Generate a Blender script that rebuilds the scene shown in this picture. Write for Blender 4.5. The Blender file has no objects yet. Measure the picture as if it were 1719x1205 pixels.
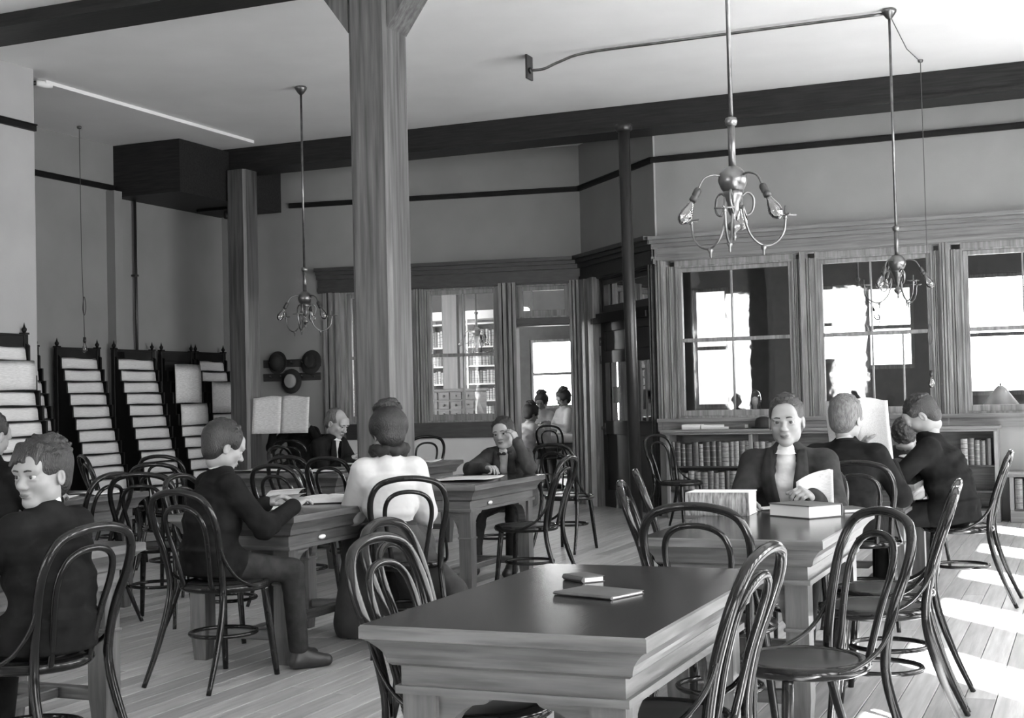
import bpy, math, random
import numpy as np
from mathutils import Vector, Matrix
random.seed(7); RNG = np.random.default_rng(11)
SC = bpy.context.scene; COL = SC.collection
# ---------------------------------------------------------------- camera
FPX, YAW, PITCH, ROLL, CAMZ = 2299.58, 0.400456, 0.0289516, -0.0242091, 1.31873
IW, IH = 1719.0, 1205.0
_f = np.array([-math.sin(YAW)*math.cos(PITCH), math.cos(YAW)*math.cos(PITCH), math.sin(PITCH)])
_r = np.array([math.cos(YAW), math.sin(YAW), 0.0]); _u = np.cross(_r, _f)
_c, _s = math.cos(ROLL), math.sin(ROLL)
_r, _u = _c*_r + _s*_u, -_s*_r + _c*_u
cam = bpy.data.cameras.new('camera'); camo = bpy.data.objects.new('camera', cam); COL.objects.link(camo)
cam.sensor_width = 36.0; cam.lens = FPX/IW*36.0; cam.clip_start = 0.05
camo.matrix_world = Matrix(((_r[0], _u[0], -_f[0], 0), (_r[1], _u[1], -_f[1], 0), (_r[2], _u[2], -_f[2], CAMZ), (0, 0, 0, 1)))
SC.camera = camo
# ---------------------------------------------------------------- world, sun, daylight, exposure
SC.view_settings.view_transform = 'Standard'; SC.view_settings.look = 'None'
SC.view_settings.gamma = 1.0; SC.view_settings.use_curve_mapping = False
SC.view_settings.exposure = 0.26
world = bpy.data.worlds.new('sky'); SC.world = world; world.use_nodes = True
bg = world.node_tree.nodes['Background']; bg.inputs[0].default_value = (1, 1, 1, 1); bg.inputs[1].default_value = 17.5
sun = bpy.data.lights.new('sun', 'SUN'); suno = bpy.data.objects.new('sun', sun); COL.objects.link(suno)
sun.energy = 130.0; sun.angle = 0.009
_sd = Vector((-0.60, 0.70, -0.545)).normalized()
suno.rotation_euler = _sd.to_track_quat('-Z', 'Y').to_euler()
def portal(loc, rot, sx, sy):          # helps the sky light find the window openings
    l = bpy.data.lights.new('window_daylight', 'AREA'); l.shape = 'RECTANGLE'; l.size = sx; l.size_y = sy
    l.cycles.is_portal = True
    o = bpy.data.objects.new('window_daylight', l); COL.objects.link(o); o.location = loc; o.rotation_euler = rot
WIN_R = [(-2.80+1.6*i, -1.91+1.6*i) for i in range(10)]       # windows of the right hand wall (y ranges)
WIN_RZ = (0.75, 3.75); XR = 3.0
WIN_B = [(-8.3+2.6*i, -8.3+2.6*i+0.8) for i in range(2)]            # windows behind the camera (x ranges)
YB = -4.0
for a, b in WIN_R: portal((XR+0.1, (a+b)/2, 2.25), (0, math.pi/2, 0), 3.0, b-a)
for a, b in WIN_B: portal(((a+b)/2, YB-0.1, 2.25), (math.pi/2, 0, math.pi), b-a, 3.0)

# ---------------------------------------------------------------- pixel -> place helpers
def ray(x, y):
    return (x-IW/2)/FPX*_r - (y-IH/2)/FPX*_u + _f
def GZ(x, y, z=0.0):
    d = ray(x, y); t = (z-CAMZ)/d[2]; return Vector((d[0]*t, d[1]*t, z))
def GY(x, y, Y):
    d = ray(x, y); t = Y/d[1]; return Vector((d[0]*t, Y, CAMZ+d[2]*t))
def GX(x, y, X):
    d = ray(x, y); t = X/d[0]; return Vector((X, d[1]*t, CAMZ+d[2]*t))
# ---------------------------------------------------------------- materials
def nmat(name, v, rough=0.6, metal=0.0, var=0.0, vscale=8.0, stretch=(1, 1, 1), bump=0.0, bscale=60.0, coat=0.0, spec=0.5, lo=None, detail=6.0):
    m = bpy.data.materials.new(name); m.use_nodes = True; nt = m.node_tree; N = nt.nodes; L = nt.links
    b = N['Principled BSDF']; b.inputs['Base Color'].default_value = (v, v, v, 1)
    b.inputs['Roughness'].default_value = rough; b.inputs['Metallic'].default_value = metal
    b.inputs['Specular IOR Level'].default_value = spec
    if coat: b.inputs['Coat Weight'].default_value = coat; b.inputs['Coat Roughness'].default_value = 0.12
    if var or bump:
        tc = N.new('ShaderNodeTexCoord'); mp = N.new('ShaderNodeMapping'); L.new(tc.outputs['Object'], mp.inputs[0])
        mp.inputs['Scale'].default_value = stretch
    if var:
        n = N.new('ShaderNodeTexNoise'); n.inputs['Scale'].default_value = vscale; n.inputs['Detail'].default_value = detail
        L.new(mp.outputs[0], n.inputs[0])
        r = N.new('ShaderNodeValToRGB'); L.new(n.outputs[0], r.inputs[0])
        a0, a1 = v*(1-var), v*(1+var)
        r.color_ramp.elements[0].position = 0.32; r.color_ramp.elements[1].position = 0.70
        r.color_ramp.elements[0].color = (a0, a0, a0, 1); r.color_ramp.elements[1].color = (a1, a1, a1, 1)
        L.new(r.outputs[0], b.inputs['Base Color'])
    if bump:
        n2 = N.new('ShaderNodeTexNoise'); n2.inputs['Scale'].default_value = bscale; L.new(mp.outputs[0], n2.inputs[0])
        bp = N.new('ShaderNodeBump'); bp.inputs['Strength'].default_value = bump; bp.inputs['Distance'].default_value = 0.02
        L.new(n2.outputs[0], bp.inputs['Height']); L.new(bp.outputs[0], b.inputs['Normal'])
    return m
def glassmat(name, wav=0.0, wscale=3.0, refl=1.0, tint=0.93):
    m = bpy.data.materials.new(name); m.use_nodes = True; nt = m.node_tree; N = nt.nodes; L = nt.links
    N.remove(N['Principled BSDF']); out = N['Material Output']
    tr = N.new('ShaderNodeBsdfTransparent'); tr.inputs[0].default_value = (tint, tint, tint, 1)
    gl = N.new('ShaderNodeBsdfGlossy'); gl.inputs['Roughness'].default_value = 0.02
    fr = N.new('ShaderNodeFresnel'); fr.inputs[0].default_value = 1.5
    mul = N.new('ShaderNodeMath'); mul.operation = 'MULTIPLY'; mul.inputs[1].default_value = refl; mul.use_clamp = True
    mx = N.new('ShaderNodeMixShader'); L.new(fr.outputs[0], mul.inputs[0]); L.new(mul.outputs[0], mx.inputs[0])
    L.new(tr.outputs[0], mx.inputs[1]); L.new(gl.outputs[0], mx.inputs[2]); L.new(mx.outputs[0], out.inputs[0])
    if wav:
        tc = N.new('ShaderNodeTexCoord'); n = N.new('ShaderNodeTexNoise'); n.inputs['Scale'].default_value = wscale; n.inputs['Detail'].default_value = 3
        L.new(tc.outputs['Object'], n.inputs[0]); bp = N.new('ShaderNodeBump'); bp.inputs['Strength'].default_value = wav; bp.inputs['Distance'].default_value = 0.02
        L.new(n.outputs[0], bp.inputs['Height']); L.new(bp.outputs[0], gl.inputs['Normal'])
    return m
def printmat(name, v=0.66, ink=0.50, lines=140.0, cols=9.0, axis=2):     # newsprint: rows of grey text in columns
    m = bpy.data.materials.new(name); m.use_nodes = True; nt = m.node_tree; N = nt.nodes; L = nt.links
    b = N['Principled BSDF']; b.inputs['Roughness'].default_value = 0.85
    tc = N.new('ShaderNodeTexCoord'); mp = N.new('ShaderNodeMapping'); L.new(tc.outputs['Generated'], mp.inputs[0])
    sc = [cols, cols, cols]; sc[axis] = lines; mp.inputs['Scale'].default_value = sc
    n = N.new('ShaderNodeTexNoise'); n.inputs['Scale'].default_value = 1.0; n.inputs['Detail'].default_value = 2; L.new(mp.outputs[0], n.inputs[0])
    r = N.new('ShaderNodeValToRGB'); L.new(n.outputs[0], r.inputs[0])
    r.color_ramp.elements[0].position = 0.42; r.color_ramp.elements[1].position = 0.56
    r.color_ramp.elements[0].color = (ink, ink, ink, 1); r.color_ramp.elements[1].color = (v, v, v, 1)
    L.new(r.outputs[0], b.inputs['Base Color']); return m
MT = {}
MT['plaster'] = nmat('wall_plaster', 0.215, 0.55, var=0.07, vscale=1.7, bump=0.05, bscale=90)
MT['plaster_light'] = nmat('dado_plaster', 0.6, 0.6, var=0.06, vscale=2.0, bump=0.05, bscale=90)
MT['plaster_lit'] = nmat('wall_plaster_lit', 0.33, 0.55, var=0.06, vscale=1.7, bump=0.05, bscale=90)  # same wall paint, lightened to stand in for the nearer window light
MT['ceiling'] = nmat('ceiling_plaster', 0.74, 0.8, var=0.05, vscale=1.2, bump=0.04, bscale=60)
MT['beam'] = nmat('beam_dark_wood', 0.016, 0.5, var=0.45, vscale=5, stretch=(0.6, 9, 9), bump=0.06, bscale=14, spec=.25)
MT['colwood'] = nmat('column_oak', 0.07, 0.42, var=0.55, vscale=3.2, stretch=(9, 9, 0.45), bump=0.10, bscale=7, detail=9)
MT['trim'] = nmat('trim_oak', 0.19, 0.4, var=0.4, vscale=4, stretch=(9, 9, 0.6), bump=0.06, bscale=10)
MT['trim_h'] = nmat('trim_oak_horizontal', 0.15, 0.4, var=0.28, vscale=5, stretch=(0.5, 12, 12), bump=0.06, bscale=10)
MT['darktrim'] = nmat('dark_trim_wood', 0.025, 0.4, var=0.4, vscale=4, stretch=(1, 9, 9))
MT['door'] = nmat('dark_door_wood', 0.016, 0.35, var=0.4, vscale=4, stretch=(9, 9, 0.7))
MT['floorsub'] = nmat('floor_gap', 0.05, 0.9)
FLOORS = [nmat('floor_board_%d' % i, v, 0.38, var=0.22, vscale=3.0, stretch=(12, 0.7, 1), bump=0.05, bscale=9) for i, v in enumerate((0.34, 0.38, 0.42, 0.36, 0.28))]
MT['chair'] = nmat('bentwood_varnish', 0.009, 0.14, var=0.4, vscale=6, spec=0.32)
MT['seat'] = nmat('chair_seat_veneer', 0.022, 0.35, var=0.4, vscale=9, spec=0.3)
MT['ttop'] = nmat('table_top_oak', 0.024, 0.18, var=0.40, vscale=3, stretch=(9, 0.6, 3), spec=0.4, bump=0.02, bscale=20)
MT['tside'] = nmat('table_oak', 0.085, 0.34, var=0.40, vscale=3, stretch=(1.2, 1.2, 16), bump=0.05, bscale=8)
MT['tleg'] = nmat('table_leg_oak', 0.075, 0.34, var=0.40, vscale=3, stretch=(14, 14, 1.2), bump=0.05, bscale=8)
MT['paper'] = nmat('paper', 0.62, 0.85, var=0.06, vscale=6)
MT['page'] = nmat('page_edges', 0.66, 0.9, var=0.18, vscale=3, stretch=(2, 2, 160))
MT['cover'] = nmat('dark_book_cover', 0.06, 0.5, var=0.3, vscale=9)
MT['news'] = printmat('newsprint'); MT['newsx'] = printmat('newsprint_pages', 0.66, 0.54, 160, 40)
MT['rack'] = nmat('rack_dark_wood', 0.006, 0.5, spec=.2, var=0.4, vscale=6)
MT['brass'] = nmat('aged_brass', 0.16, 0.3, metal=0.9, var=0.3, vscale=12)
MT['iron'] = nmat('dark_iron_pipe', 0.03, 0.3, metal=0.4)
MT['socket'] = nmat('black_socket', 0.02, 0.4)
MT['bulb'] = glassmat('bulb_glass', refl=3.0, tint=0.9)
MT['pane'] = glassmat('window_glass', wav=0.06, wscale=2.2, refl=1.6)
MT['pane_back'] = glassmat('far_window_glass', refl=1.0)
MT['white'] = nmat('white_paint', 0.8, 0.5)
MT['cord'] = nmat('cord', 0.06, 0.7)
SK = dict(man=nmat('skin', 0.23, 0.5, var=0.06, vscale=20, spec=0.35), light=nmat('skin_light', 0.29, 0.5, var=0.06, vscale=20, spec=0.35))
MT['hair'] = nmat('dark_hair', 0.012, 0.45, var=0.6, vscale=30, stretch=(4, 4, 1), bump=0.5, bscale=70)
MT['hairmid'] = nmat('brown_hair', 0.018, 0.45, var=0.6, vscale=30, stretch=(4, 4, 1), bump=0.5, bscale=70)
MT['hairgrey'] = nmat('grey_hair', 0.10, 0.5, var=0.5, vscale=26, stretch=(4, 4, 1), bump=0.5, bscale=70)
MT['suit'] = nmat('dark_suit_cloth', 0.010, 0.85, var=0.3, vscale=16, bump=0.9, bscale=8, spec=0.06)
MT['suitmid'] = nmat('charcoal_suit_cloth', 0.030, 0.85, var=0.3, vscale=16, bump=0.9, bscale=8, spec=0.06)
MT['suitgrey'] = nmat('grey_suit_cloth', 0.05, 0.85, var=0.3, vscale=16, bump=0.9, bscale=8, spec=0.06)
MT['blouse'] = nmat('white_blouse', 0.50, 0.8, var=0.05, vscale=9, bump=0.6, bscale=11)
MT['blouse2'] = nmat('pale_grey_blouse', 0.40, 0.8, var=0.1, vscale=9, bump=0.4, bscale=11)
MT['skirt'] = nmat('grey_skirt', 0.035, 0.85, var=0.3, vscale=9, bump=0.5, bscale=12)
MT['shirt'] = nmat('white_shirt', 0.55, 0.8, var=0.04, vscale=10, bump=0.4, bscale=20)
MT['shoe'] = nmat('worn_leather', 0.025, 0.4, var=0.5, vscale=14)
MT['eye'] = nmat('eye_white', 0.32, 0.3); MT['iris'] = nmat('iris', 0.03, 0.2); MT['lip'] = nmat('lips', 0.085, 0.5); MT['black'] = nmat('black_felt', 0.012, 0.8); MT['straw'] = nmat('pale_felt', 0.26, 0.8)
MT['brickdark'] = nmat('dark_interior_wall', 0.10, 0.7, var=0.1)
MT['marble'] = nmat('marbled_page_edge', 0.22, 0.7, var=0.8, vscale=3, stretch=(26, 26, 3))
SPINES = [nmat('book_spine_%d' % i, v, 0.45, var=0.35, vscale=10, stretch=(3, 3, 12)) for i, v in enumerate((0.05, 0.09, 0.14, 0.035, 0.20))]
PALE = [nmat('pale_book_%d' % i, v, 0.7, var=0.15, vscale=8) for i, v in enumerate((0.45, 0.55, 0.35, 0.18, 0.62))]
# ---------------------------------------------------------------- mesh builder
class MB:
    def __init__(s): s.v = []; s.f = []; s.m = []; s.sm = []
    def add(s, vs, fs, mi=0, smooth=False):
        n = len(s.v); s.v += [tuple(v) for v in vs]
        for f in fs: s.f.append([i+n for i in f]); s.m.append(mi); s.sm.append(smooth)
        return s
    def box(s, a, b, mi=0, M=None, bev=0.0):
        x0, y0, z0 = [min(a[i], b[i]) for i in range(3)]; x1, y1, z1 = [max(a[i], b[i]) for i in range(3)]
        if bev <= 0:
            vs = [(x0, y0, z0), (x1, y0, z0), (x1, y1, z0), (x0, y1, z0), (x0, y0, z1), (x1, y0, z1), (x1, y1, z1), (x0, y1, z1)]
            fs = [(0, 3, 2, 1), (4, 5, 6, 7), (0, 1, 5, 4), (1, 2, 6, 5), (2, 3, 7, 6), (3, 0, 4, 7)]
        else:
            e = min(bev, (x1-x0)*.45, (y1-y0)*.45, (z1-z0)*.45)
            def ring(z, i): return [(x0+i+0, y0+i+e, z), (x0+i+e, y0+i, z), (x1-i-e, y0+i, z), (x1-i, y0+i+e, z), (x1-i, y1-i-e, z), (x1-i-e, y1-i, z), (x0+i+e, y1-i, z), (x0+i, y1-i-e, z)]
            vs = ring(z0, e*.6)+ring(z0+e, 0)+ring(z1-e, 0)+ring(z1, e*.6)
            fs = [tuple(reversed(range(8))), tuple(range(24, 32))]
            for k in range(3):
                for j in range(8): fs.append((k*8+j, k*8+(j+1) % 8, k*8+8+(j+1) % 8, k*8+8+j))
        if M is not None: vs = [M @ Vector(v) for v in vs]
        return s.add(vs, fs, mi)
    def prism(s, poly, h0, h1, axis='z', mi=0, M=None, smooth=False):     # polygon extruded along an axis
        n = len(poly)
        def P(p, h): return {'z': (p[0], p[1], h), 'y': (p[0], h, p[1]), 'x': (h, p[0], p[1])}[axis]
        vs = [P(p, h0) for p in poly]+[P(p, h1) for p in poly]
        if M is not None: vs = [M @ Vector(v) for v in vs]
        fs = [tuple(reversed(range(n))), tuple(range(n, 2*n))]+[(i, (i+1) % n, n+(i+1) % n, n+i) for i in range(n)]
        return s.add(vs, fs, mi, smooth)
    def tube(s, pts, r, seg=8, mi=0, closed=False, caps=True, M=None):
        pts = [Vector(p) for p in pts]; n = len(pts); rs = r if isinstance(r, (list, tuple)) else [r]*n
        T = []
        for i in range(n):
            a = pts[(i-1) % n] if (closed or i > 0) else pts[i]; b = pts[(i+1) % n] if (closed or i < n-1) else pts[i]
            T.append((b-a).normalized())
        up = Vector((0, 0, 1)) if abs(T[0].z) < .9 else Vector((1, 0, 0))
        nx = T[0].cross(up).normalized(); vs = []
        for i in range(n):
            nx = (nx - T[i]*nx.dot(T[i])).normalized(); ny = T[i].cross(nx)
            for k in range(seg):
                a = 2*math.pi*k/seg; vs.append(pts[i]+(nx*math.cos(a)+ny*math.sin(a))*rs[i])
        fs = []
        for i in range(n if closed else n-1):
            j = (i+1) % n
            for k in range(seg): fs.append((i*seg+k, i*seg+(k+1) % seg, j*seg+(k+1) % seg, j*seg+k))
        if caps and not closed: fs += [tuple(reversed(range(seg))), tuple(range((n-1)*seg, n*seg))]
        if M is not None: vs = [M @ v for v in vs]
        return s.add(vs, fs, mi, True)
    def lathe(s, prof, seg=16, c=(0, 0, 0), mi=0, M=None, sx=1.0, sy=1.0):     # prof: (r, z) bottom to top
        vs = []; c = Vector(c)
        for r, z in prof:
            for k in range(seg):
                a = 2*math.pi*k/seg; vs.append(c+Vector((r*sx*math.cos(a), r*sy*math.sin(a), z)))
        n = len(prof); fs = []
        for i in range(n-1):
            for k in range(seg): fs.append((i*seg+k, i*seg+(k+1) % seg, (i+1)*seg+(k+1) % seg, (i+1)*seg+k))
        if prof[0][0] > 1e-4: fs.append(tuple(reversed(range(seg))))
        if prof[-1][0] > 1e-4: fs.append(tuple(range((n-1)*seg, n*seg)))
        if M is not None: vs = [M @ v for v in vs]
        return s.add(vs, fs, mi, True)
    def grid(s, fn, nu, nv, th=0.0, mi=0):      # sheet P(u,v), optional thickness along its normal
        P = [[Vector(fn(i/(nu-1), j/(nv-1))) for j in range(nv)] for i in range(nu)]
        vs = [P[i][j] for i in range(nu) for j in range(nv)]; q = []
        for i in range(nu-1):
            for j in range(nv-1): q.append((i*nv+j, (i+1)*nv+j, (i+1)*nv+j+1, i*nv+j+1))
        if th:
            N = []
            for i in range(nu):
                for j in range(nv):
                    a = P[min(i+1, nu-1)][j]-P[max(i-1, 0)][j]; b = P[i][min(j+1, nv-1)]-P[i][max(j-1, 0)]
                    N.append(a.cross(b).normalized())
            k = len(vs); vs += [vs[i]-N[i]*th for i in range(k)]
            q2 = [tuple(reversed([x+k for x in f])) for f in q]
            ed = [i*nv for i in range(nu)]+[(nu-1)*nv+j for j in range(1, nv)]+[i*nv+nv-1 for i in range(nu-2, -1, -1)]+[j for j in range(nv-2, 0, -1)]
            q2 += [(ed[(i+1) % len(ed)], ed[i], ed[i]+k, ed[(i+1) % len(ed)]+k) for i in range(len(ed))]
            q += q2
        return s.add(vs, q, mi, True)
    def mesh(s, name, mats):
        me = bpy.data.meshes.new(name); me.from_pydata([tuple(v) for v in s.v], [], s.f)
        for m in (mats if isinstance(mats, (list, tuple)) else [mats]): me.materials.append(MT[m] if isinstance(m, str) else m)
        me.polygons.foreach_set('material_index', s.m); me.polygons.foreach_set('use_smooth', s.sm); me.update()
        return me
    def build(s, name, mats, parent=None, **kw):
        o = bpy.data.objects.new(name, s.mesh(name, mats)); COL.objects.link(o)
        if parent is not None: o.parent = parent
        for k, v in kw.items():
            if v is not None: o[k] = v
        return o
def thing(name, label, category, loc=(0, 0, 0), rz=0.0, group=None):
    o = bpy.data.objects.new(name, None); COL.objects.link(o); o.location = loc; o.rotation_euler = (0, 0, rz); o.empty_display_size = .1
    o['label'] = label; o['category'] = category
    if group: o['group'] = group
    return o
def copy_tree(o, parent=None):
    c = o.copy(); COL.objects.link(c)
    if parent is not None: c.parent = parent
    for ch in list(o.children): copy_tree(ch, c)
    return c
def face_rz(fx, fy): return math.atan2(-fx, fy)        # local +Y turned towards (fx, fy)
def sm(pts, n=6, closed=False):                        # Catmull-Rom through points
    pts = [Vector(p) for p in pts]; out = []; m = len(pts)
    rng = range(m) if closed else range(m-1)
    for i in rng:
        p0 = pts[(i-1) % m] if (closed or i > 0) else pts[i]; p1 = pts[i]; p2 = pts[(i+1) % m]
        p3 = pts[(i+2) % m] if (closed or i+2 < m) else p2
        for k in range(n):
            t = k/n; out.append(0.5*((2*p1)+(-p0+p2)*t+(2*p0-5*p1+4*p2-p3)*t*t+(-p0+3*p1-3*p2+p3)*t**3))
    if not closed: out.append(pts[-1])
    return out
def S(name, mb, mats, parent=None):                    # a piece of the setting
    o = mb.build(name, mats, parent)
    if parent is None: o['kind'] = 'structure'
    return o
class Wall:      # vertical wall plane from P0 to P1, d towards the room (left of P0->P1 turned by -90 when flip)
    def __init__(s, P0, P1, flip=1):
        s.P0 = Vector((P0[0], P0[1], 0)); t = Vector((P1[0]-P0[0], P1[1]-P0[1], 0)); s.len = t.length; s.t = t.normalized()
        s.n = Vector((s.t.y, -s.t.x, 0))*flip
        s.M = Matrix(((s.t.x, s.n.x, 0, P0[0]), (s.t.y, s.n.y, 0, P0[1]), (0, 0, 1, 0), (0, 0, 0, 1)))
    def px(s, x, y, d=0.0):
        r = Vector(ray(x, y)); o = Vector((0, 0, CAMZ)); p = s.P0+s.n*d
        t = (p-o).dot(s.n)/r.dot(s.n); q = o+r*t
        return (q-s.P0).dot(s.t), q.z
    def at(s, a, d, z): return s.M @ Vector((a, d, z))
# ================================================================ THE SETTING
ZC = 4.45
RW = Wall((-4.386, 14.46), (XR, 14.46)); JW = Wall((-5.80, 15.98), (-4.386, 14.46)); LW = Wall((-10.55, 15.17), (-5.80, 15.98))
RAILZ = 3.90
# ---- floor: dark sub-floor and single boards running towards the back wall
fl = MB(); fl.box((-16, YB-.3, -.12), (6, 26, -.022)); floor = S('floor', fl, 'floorsub')
bw = 0.128; nb = 0; brd = {}
def board_mesh(L, k):
    key = (round(L, 2), k)
    if key not in brd:
        m = MB(); m.box((0.002, 0.002, -.022), (bw-.002, L-.002, 0), bev=0.002); brd[key] = m.mesh('board', FLOORS[k])
    return brd[key]
lens = (4.2, 5.4, 3.6, 4.8)
rest = MB()
for i in range(107):
    x = -10.66+i*bw; y = 2.4 - (i*7 % 5)*0.55; j = 0
    while y < 16.4:
        L = lens[(i*3+j) % 4]
        if x < 0.6 and y+L > 3.5 and nb < 296 and not (x < -8.9 and y < 9):
            b = bpy.data.objects.new('board', board_mesh(L, (i*2+j*3+(i//3)) % 5)); COL.objects.link(b); b.parent = floor; b.location = (x, y, 0.0); nb += 1
        else: rest.box((x+.002, y+.002, -.022), (x+bw-.002, y+L-.002, 0), mi=(i*2+j*3) % 5)
        y += L; j += 1
    rest.box((x+.002, YB, -.022), (x+bw-.002, 2.4-(i*7 % 5)*.55-.002, 0), mi=(i+2) % 5)
for i in range(60): rest.box((-15.5+i*.33, 16.4+1.6, -.022), (-15.18+i*.33, 25, 0), mi=i % 5)
for i in range(40): rest.box((-15.5+i*.33, 15.0, -.022), (-15.18+i*.33, 18.0, -.001), mi=(i+1) % 5)
ro = rest.build('board_remainder', FLOORS, floor); ro['kind'] = 'stuff'
# ---- ceiling
c = MB(); c.box((-16, YB-.3, ZC), (XR+.4, 26, ZC+.15)); S('ceiling', c, 'ceiling')
c = MB(); c.box((-10.55, 10.2, ZC-.036), (-9.05, 13.7, ZC-.001)); S('ceiling_soffit', c, 'ceiling')
# ---- left walls
def rail_on(name, wall, a0, a1, z=RAILZ, h=0.05, d=0.03):
    m = MB(); m.box((a0, 0.0, z-h/2), (a1, d, z+h/2), M=wall.M); m.box((a0, 0.0, z+h/2), (a1, d+.012, z+h/2+.012), M=wall.M); return S(name, m, 'rack')
m = MB(); m.box((-9.1, YB, 0), (-8.87, 9.83, ZC)); m.box((-10.55, 9.7, 0), (-9.1, 9.83, ZC)); S('wall_left', m, 'plaster_lit')
PW = Wall((-8.87, YB), (-8.87, 9.83)); rail_on('trim_1', PW, 0, PW.len)
m = MB(); m.box((-10.75, 9.83, 0), (-10.55, 15.6, ZC)); S('wall_recess', m, 'plaster')
XW = Wall((-10.55, 9.84), (-10.55, 15.17)); rail_on('trim_2', XW, 0, 3.15)
m = MB(); m.box((-10.55, 12.86, 0), (-10.43, 13.0, 3.86)); S('trim_pilaster', m, 'plaster')
# ---- back wall, left part (windows and doorway)
W = LW; sx = lambda x, d=0.0: W.px(x, 600, d)[0]
S0, S1, S2, S3, S4, S5 = sx(543), sx(580), sx(697), sx(714), sx(838), sx(868)
S6 = sx(958); TH = -.16; ZS, ZH, ZT = 1.00, 2.74, 3.06
m = MB(); m.box((-.2, TH, 0), (S0, 0, ZC), M=W.M); m.box((S0, TH, ZT), (W.len+.02, 0, ZC), M=W.M); S('wall_back', m, 'plaster')
m = MB(); m.box((S0, TH, 0), (S5-.02, -.01, ZS-.02), M=W.M); S('wall_dado', m, 'plaster_light')
rail_on('trim_3', W, .97, W.len+.01)
def casing(mb, M, a0, a1, z0, z1, d0=0.0, steps=3, depth=0.085):    # moulded vertical casing: stepped ribs
    w = (a1-a0); mb.box((a0, TH, z0), (a1, d0+.02, z1), M=M)
    for k in range(steps):
        q = w*(.10+.27*k); mb.box((a0+q, d0+.02, z0), (a0+q+w*.17, d0+.02+depth*(.45+.25*(k % 2)), z1), M=M)
def header(mb, M, a0, a1, z0, z1):
    h = z1-z0
    mb.box((a0, TH, z0), (a1, .03, z1), M=M); mb.box((a0, .03, z0+h*.05), (a1, .05, z0+h*.22), M=M)
    mb.box((a0, .03, z0+h*.55), (a1, .07, z0+h*.72), M=M); mb.box((a0, .03, z0+h*.72), (a1, .11, z0+h*.86), M=M); mb.box((a0, .03, z0+h*.86), (a1, .16, z1), M=M)
m = MB(); header(m, W.M, S0-.05, W.len+.03, ZH, ZT); S('trim_4', m, 'darktrim')
m = MB(); casing(m, W.M, S0, S1, .0, ZH); S('trim_5', m, 'trim')
m = MB(); casing(m, W.M, S2, S3, ZS, ZH); S('trim_6', m, 'trim')
m = MB(); casing(m, W.M, S4, S5, .0, ZH+.03, steps=4, depth=.11); S('trim_7', m, 'trim')
m = MB(); casing(m, W.M, S6, W.len, .0, ZH+.03, steps=4, depth=.1); S('trim_8', m, 'trim')
m = MB(); m.box((S1, TH, ZS-.1), (S4, .05, ZS), M=W.M); m.box((S1-.03, 0, ZS), (S4+.02, .09, ZS+.04), M=W.M); m.box((S1, 0, ZS-.16), (S4, .03, ZS-.1), M=W.M); S('trim_9', m, 'darktrim')
m = MB(); m.box((0, 0, 0), (S4, .025, .22), M=W.M); S('baseboard_back', m, 'trim_h')
wn = [0]
def window(wall, a0, a1, z0, z1, mats='trim', munt=(0.5,), meet=0.5, fr=.055, low_munt=None, pane='pane'):
    wn[0] += 1; M = wall.M; d0, d1 = -.11, -.045
    m = MB(); m.box((a0, TH, z0), (a0+.02, -.02, z1), M=M); m.box((a1-.02, TH, z0), (a1, -.02, z1), M=M); m.box((a0+.02, TH, z1-.02), (a1-.02, -.02, z1), M=M); m.box((a0+.02, TH, z0), (a1-.02, -.02, z0+.02), M=M)
    w = S('window_%d' % wn[0], m, mats); zm = z0+(z1-z0)*meet
    A0, A1, Z0, Z1 = a0+.02, a1-.02, z0+.02, z1-.02
    for nm, (p, q, r, t) in dict(stile=(A0, A0+fr, Z0, Z1), stile2=(A1-fr, A1, Z0, Z1), top_rail=(A0+fr, A1-fr, Z1-fr, Z1), bottom_rail=(A0+fr, A1-fr, Z0, Z0+fr*1.4), meeting_rail=(A0+fr, A1-fr, zm-.02, zm+.02)).items():
        k = MB(); k.box((p, d0, r), (q, d1, t), M=M, bev=.004); k.build('stile' if nm == 'stile2' else nm, mats, w)
    for (r, t, mu) in ((zm+.02, Z1-fr, munt), (Z0+fr*1.4, zm-.02, munt if low_munt is None else low_munt)):
        ed = [A0+fr]
        for u in mu:
            c0 = A0+fr+(A1-A0-2*fr)*u; k = MB(); k.box((c0-.008, d0+.015, r), (c0+.008, d1-.01, t), M=M); k.build('muntin', mats, w); ed += [c0-.008, c0+.008]
        ed.append(A1-fr)
        for i in range(0, len(ed), 2):
            k = MB(); k.box((ed[i], -.081, r), (ed[i+1], -.077, t), M=M); k.build('pane', pane, w)
    return w
window(W, S1, S2, ZS+.04, ZH); window(W, S3, S4, ZS+.04, ZH, munt=(0.5,))
# doorway with transom light
zt0 = 2.22
m = MB(); m.box((S5, TH, zt0), (S6, .03, zt0+.1), M=W.M); m.box((S5-.01, .03, zt0+.02), (S6+.01, .06, zt0+.07), M=W.M); S('trim_10', m, 'darktrim')
window(W, S5, S6, zt0+.1, ZH, munt=(0.22,), meet=0.03)
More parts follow.
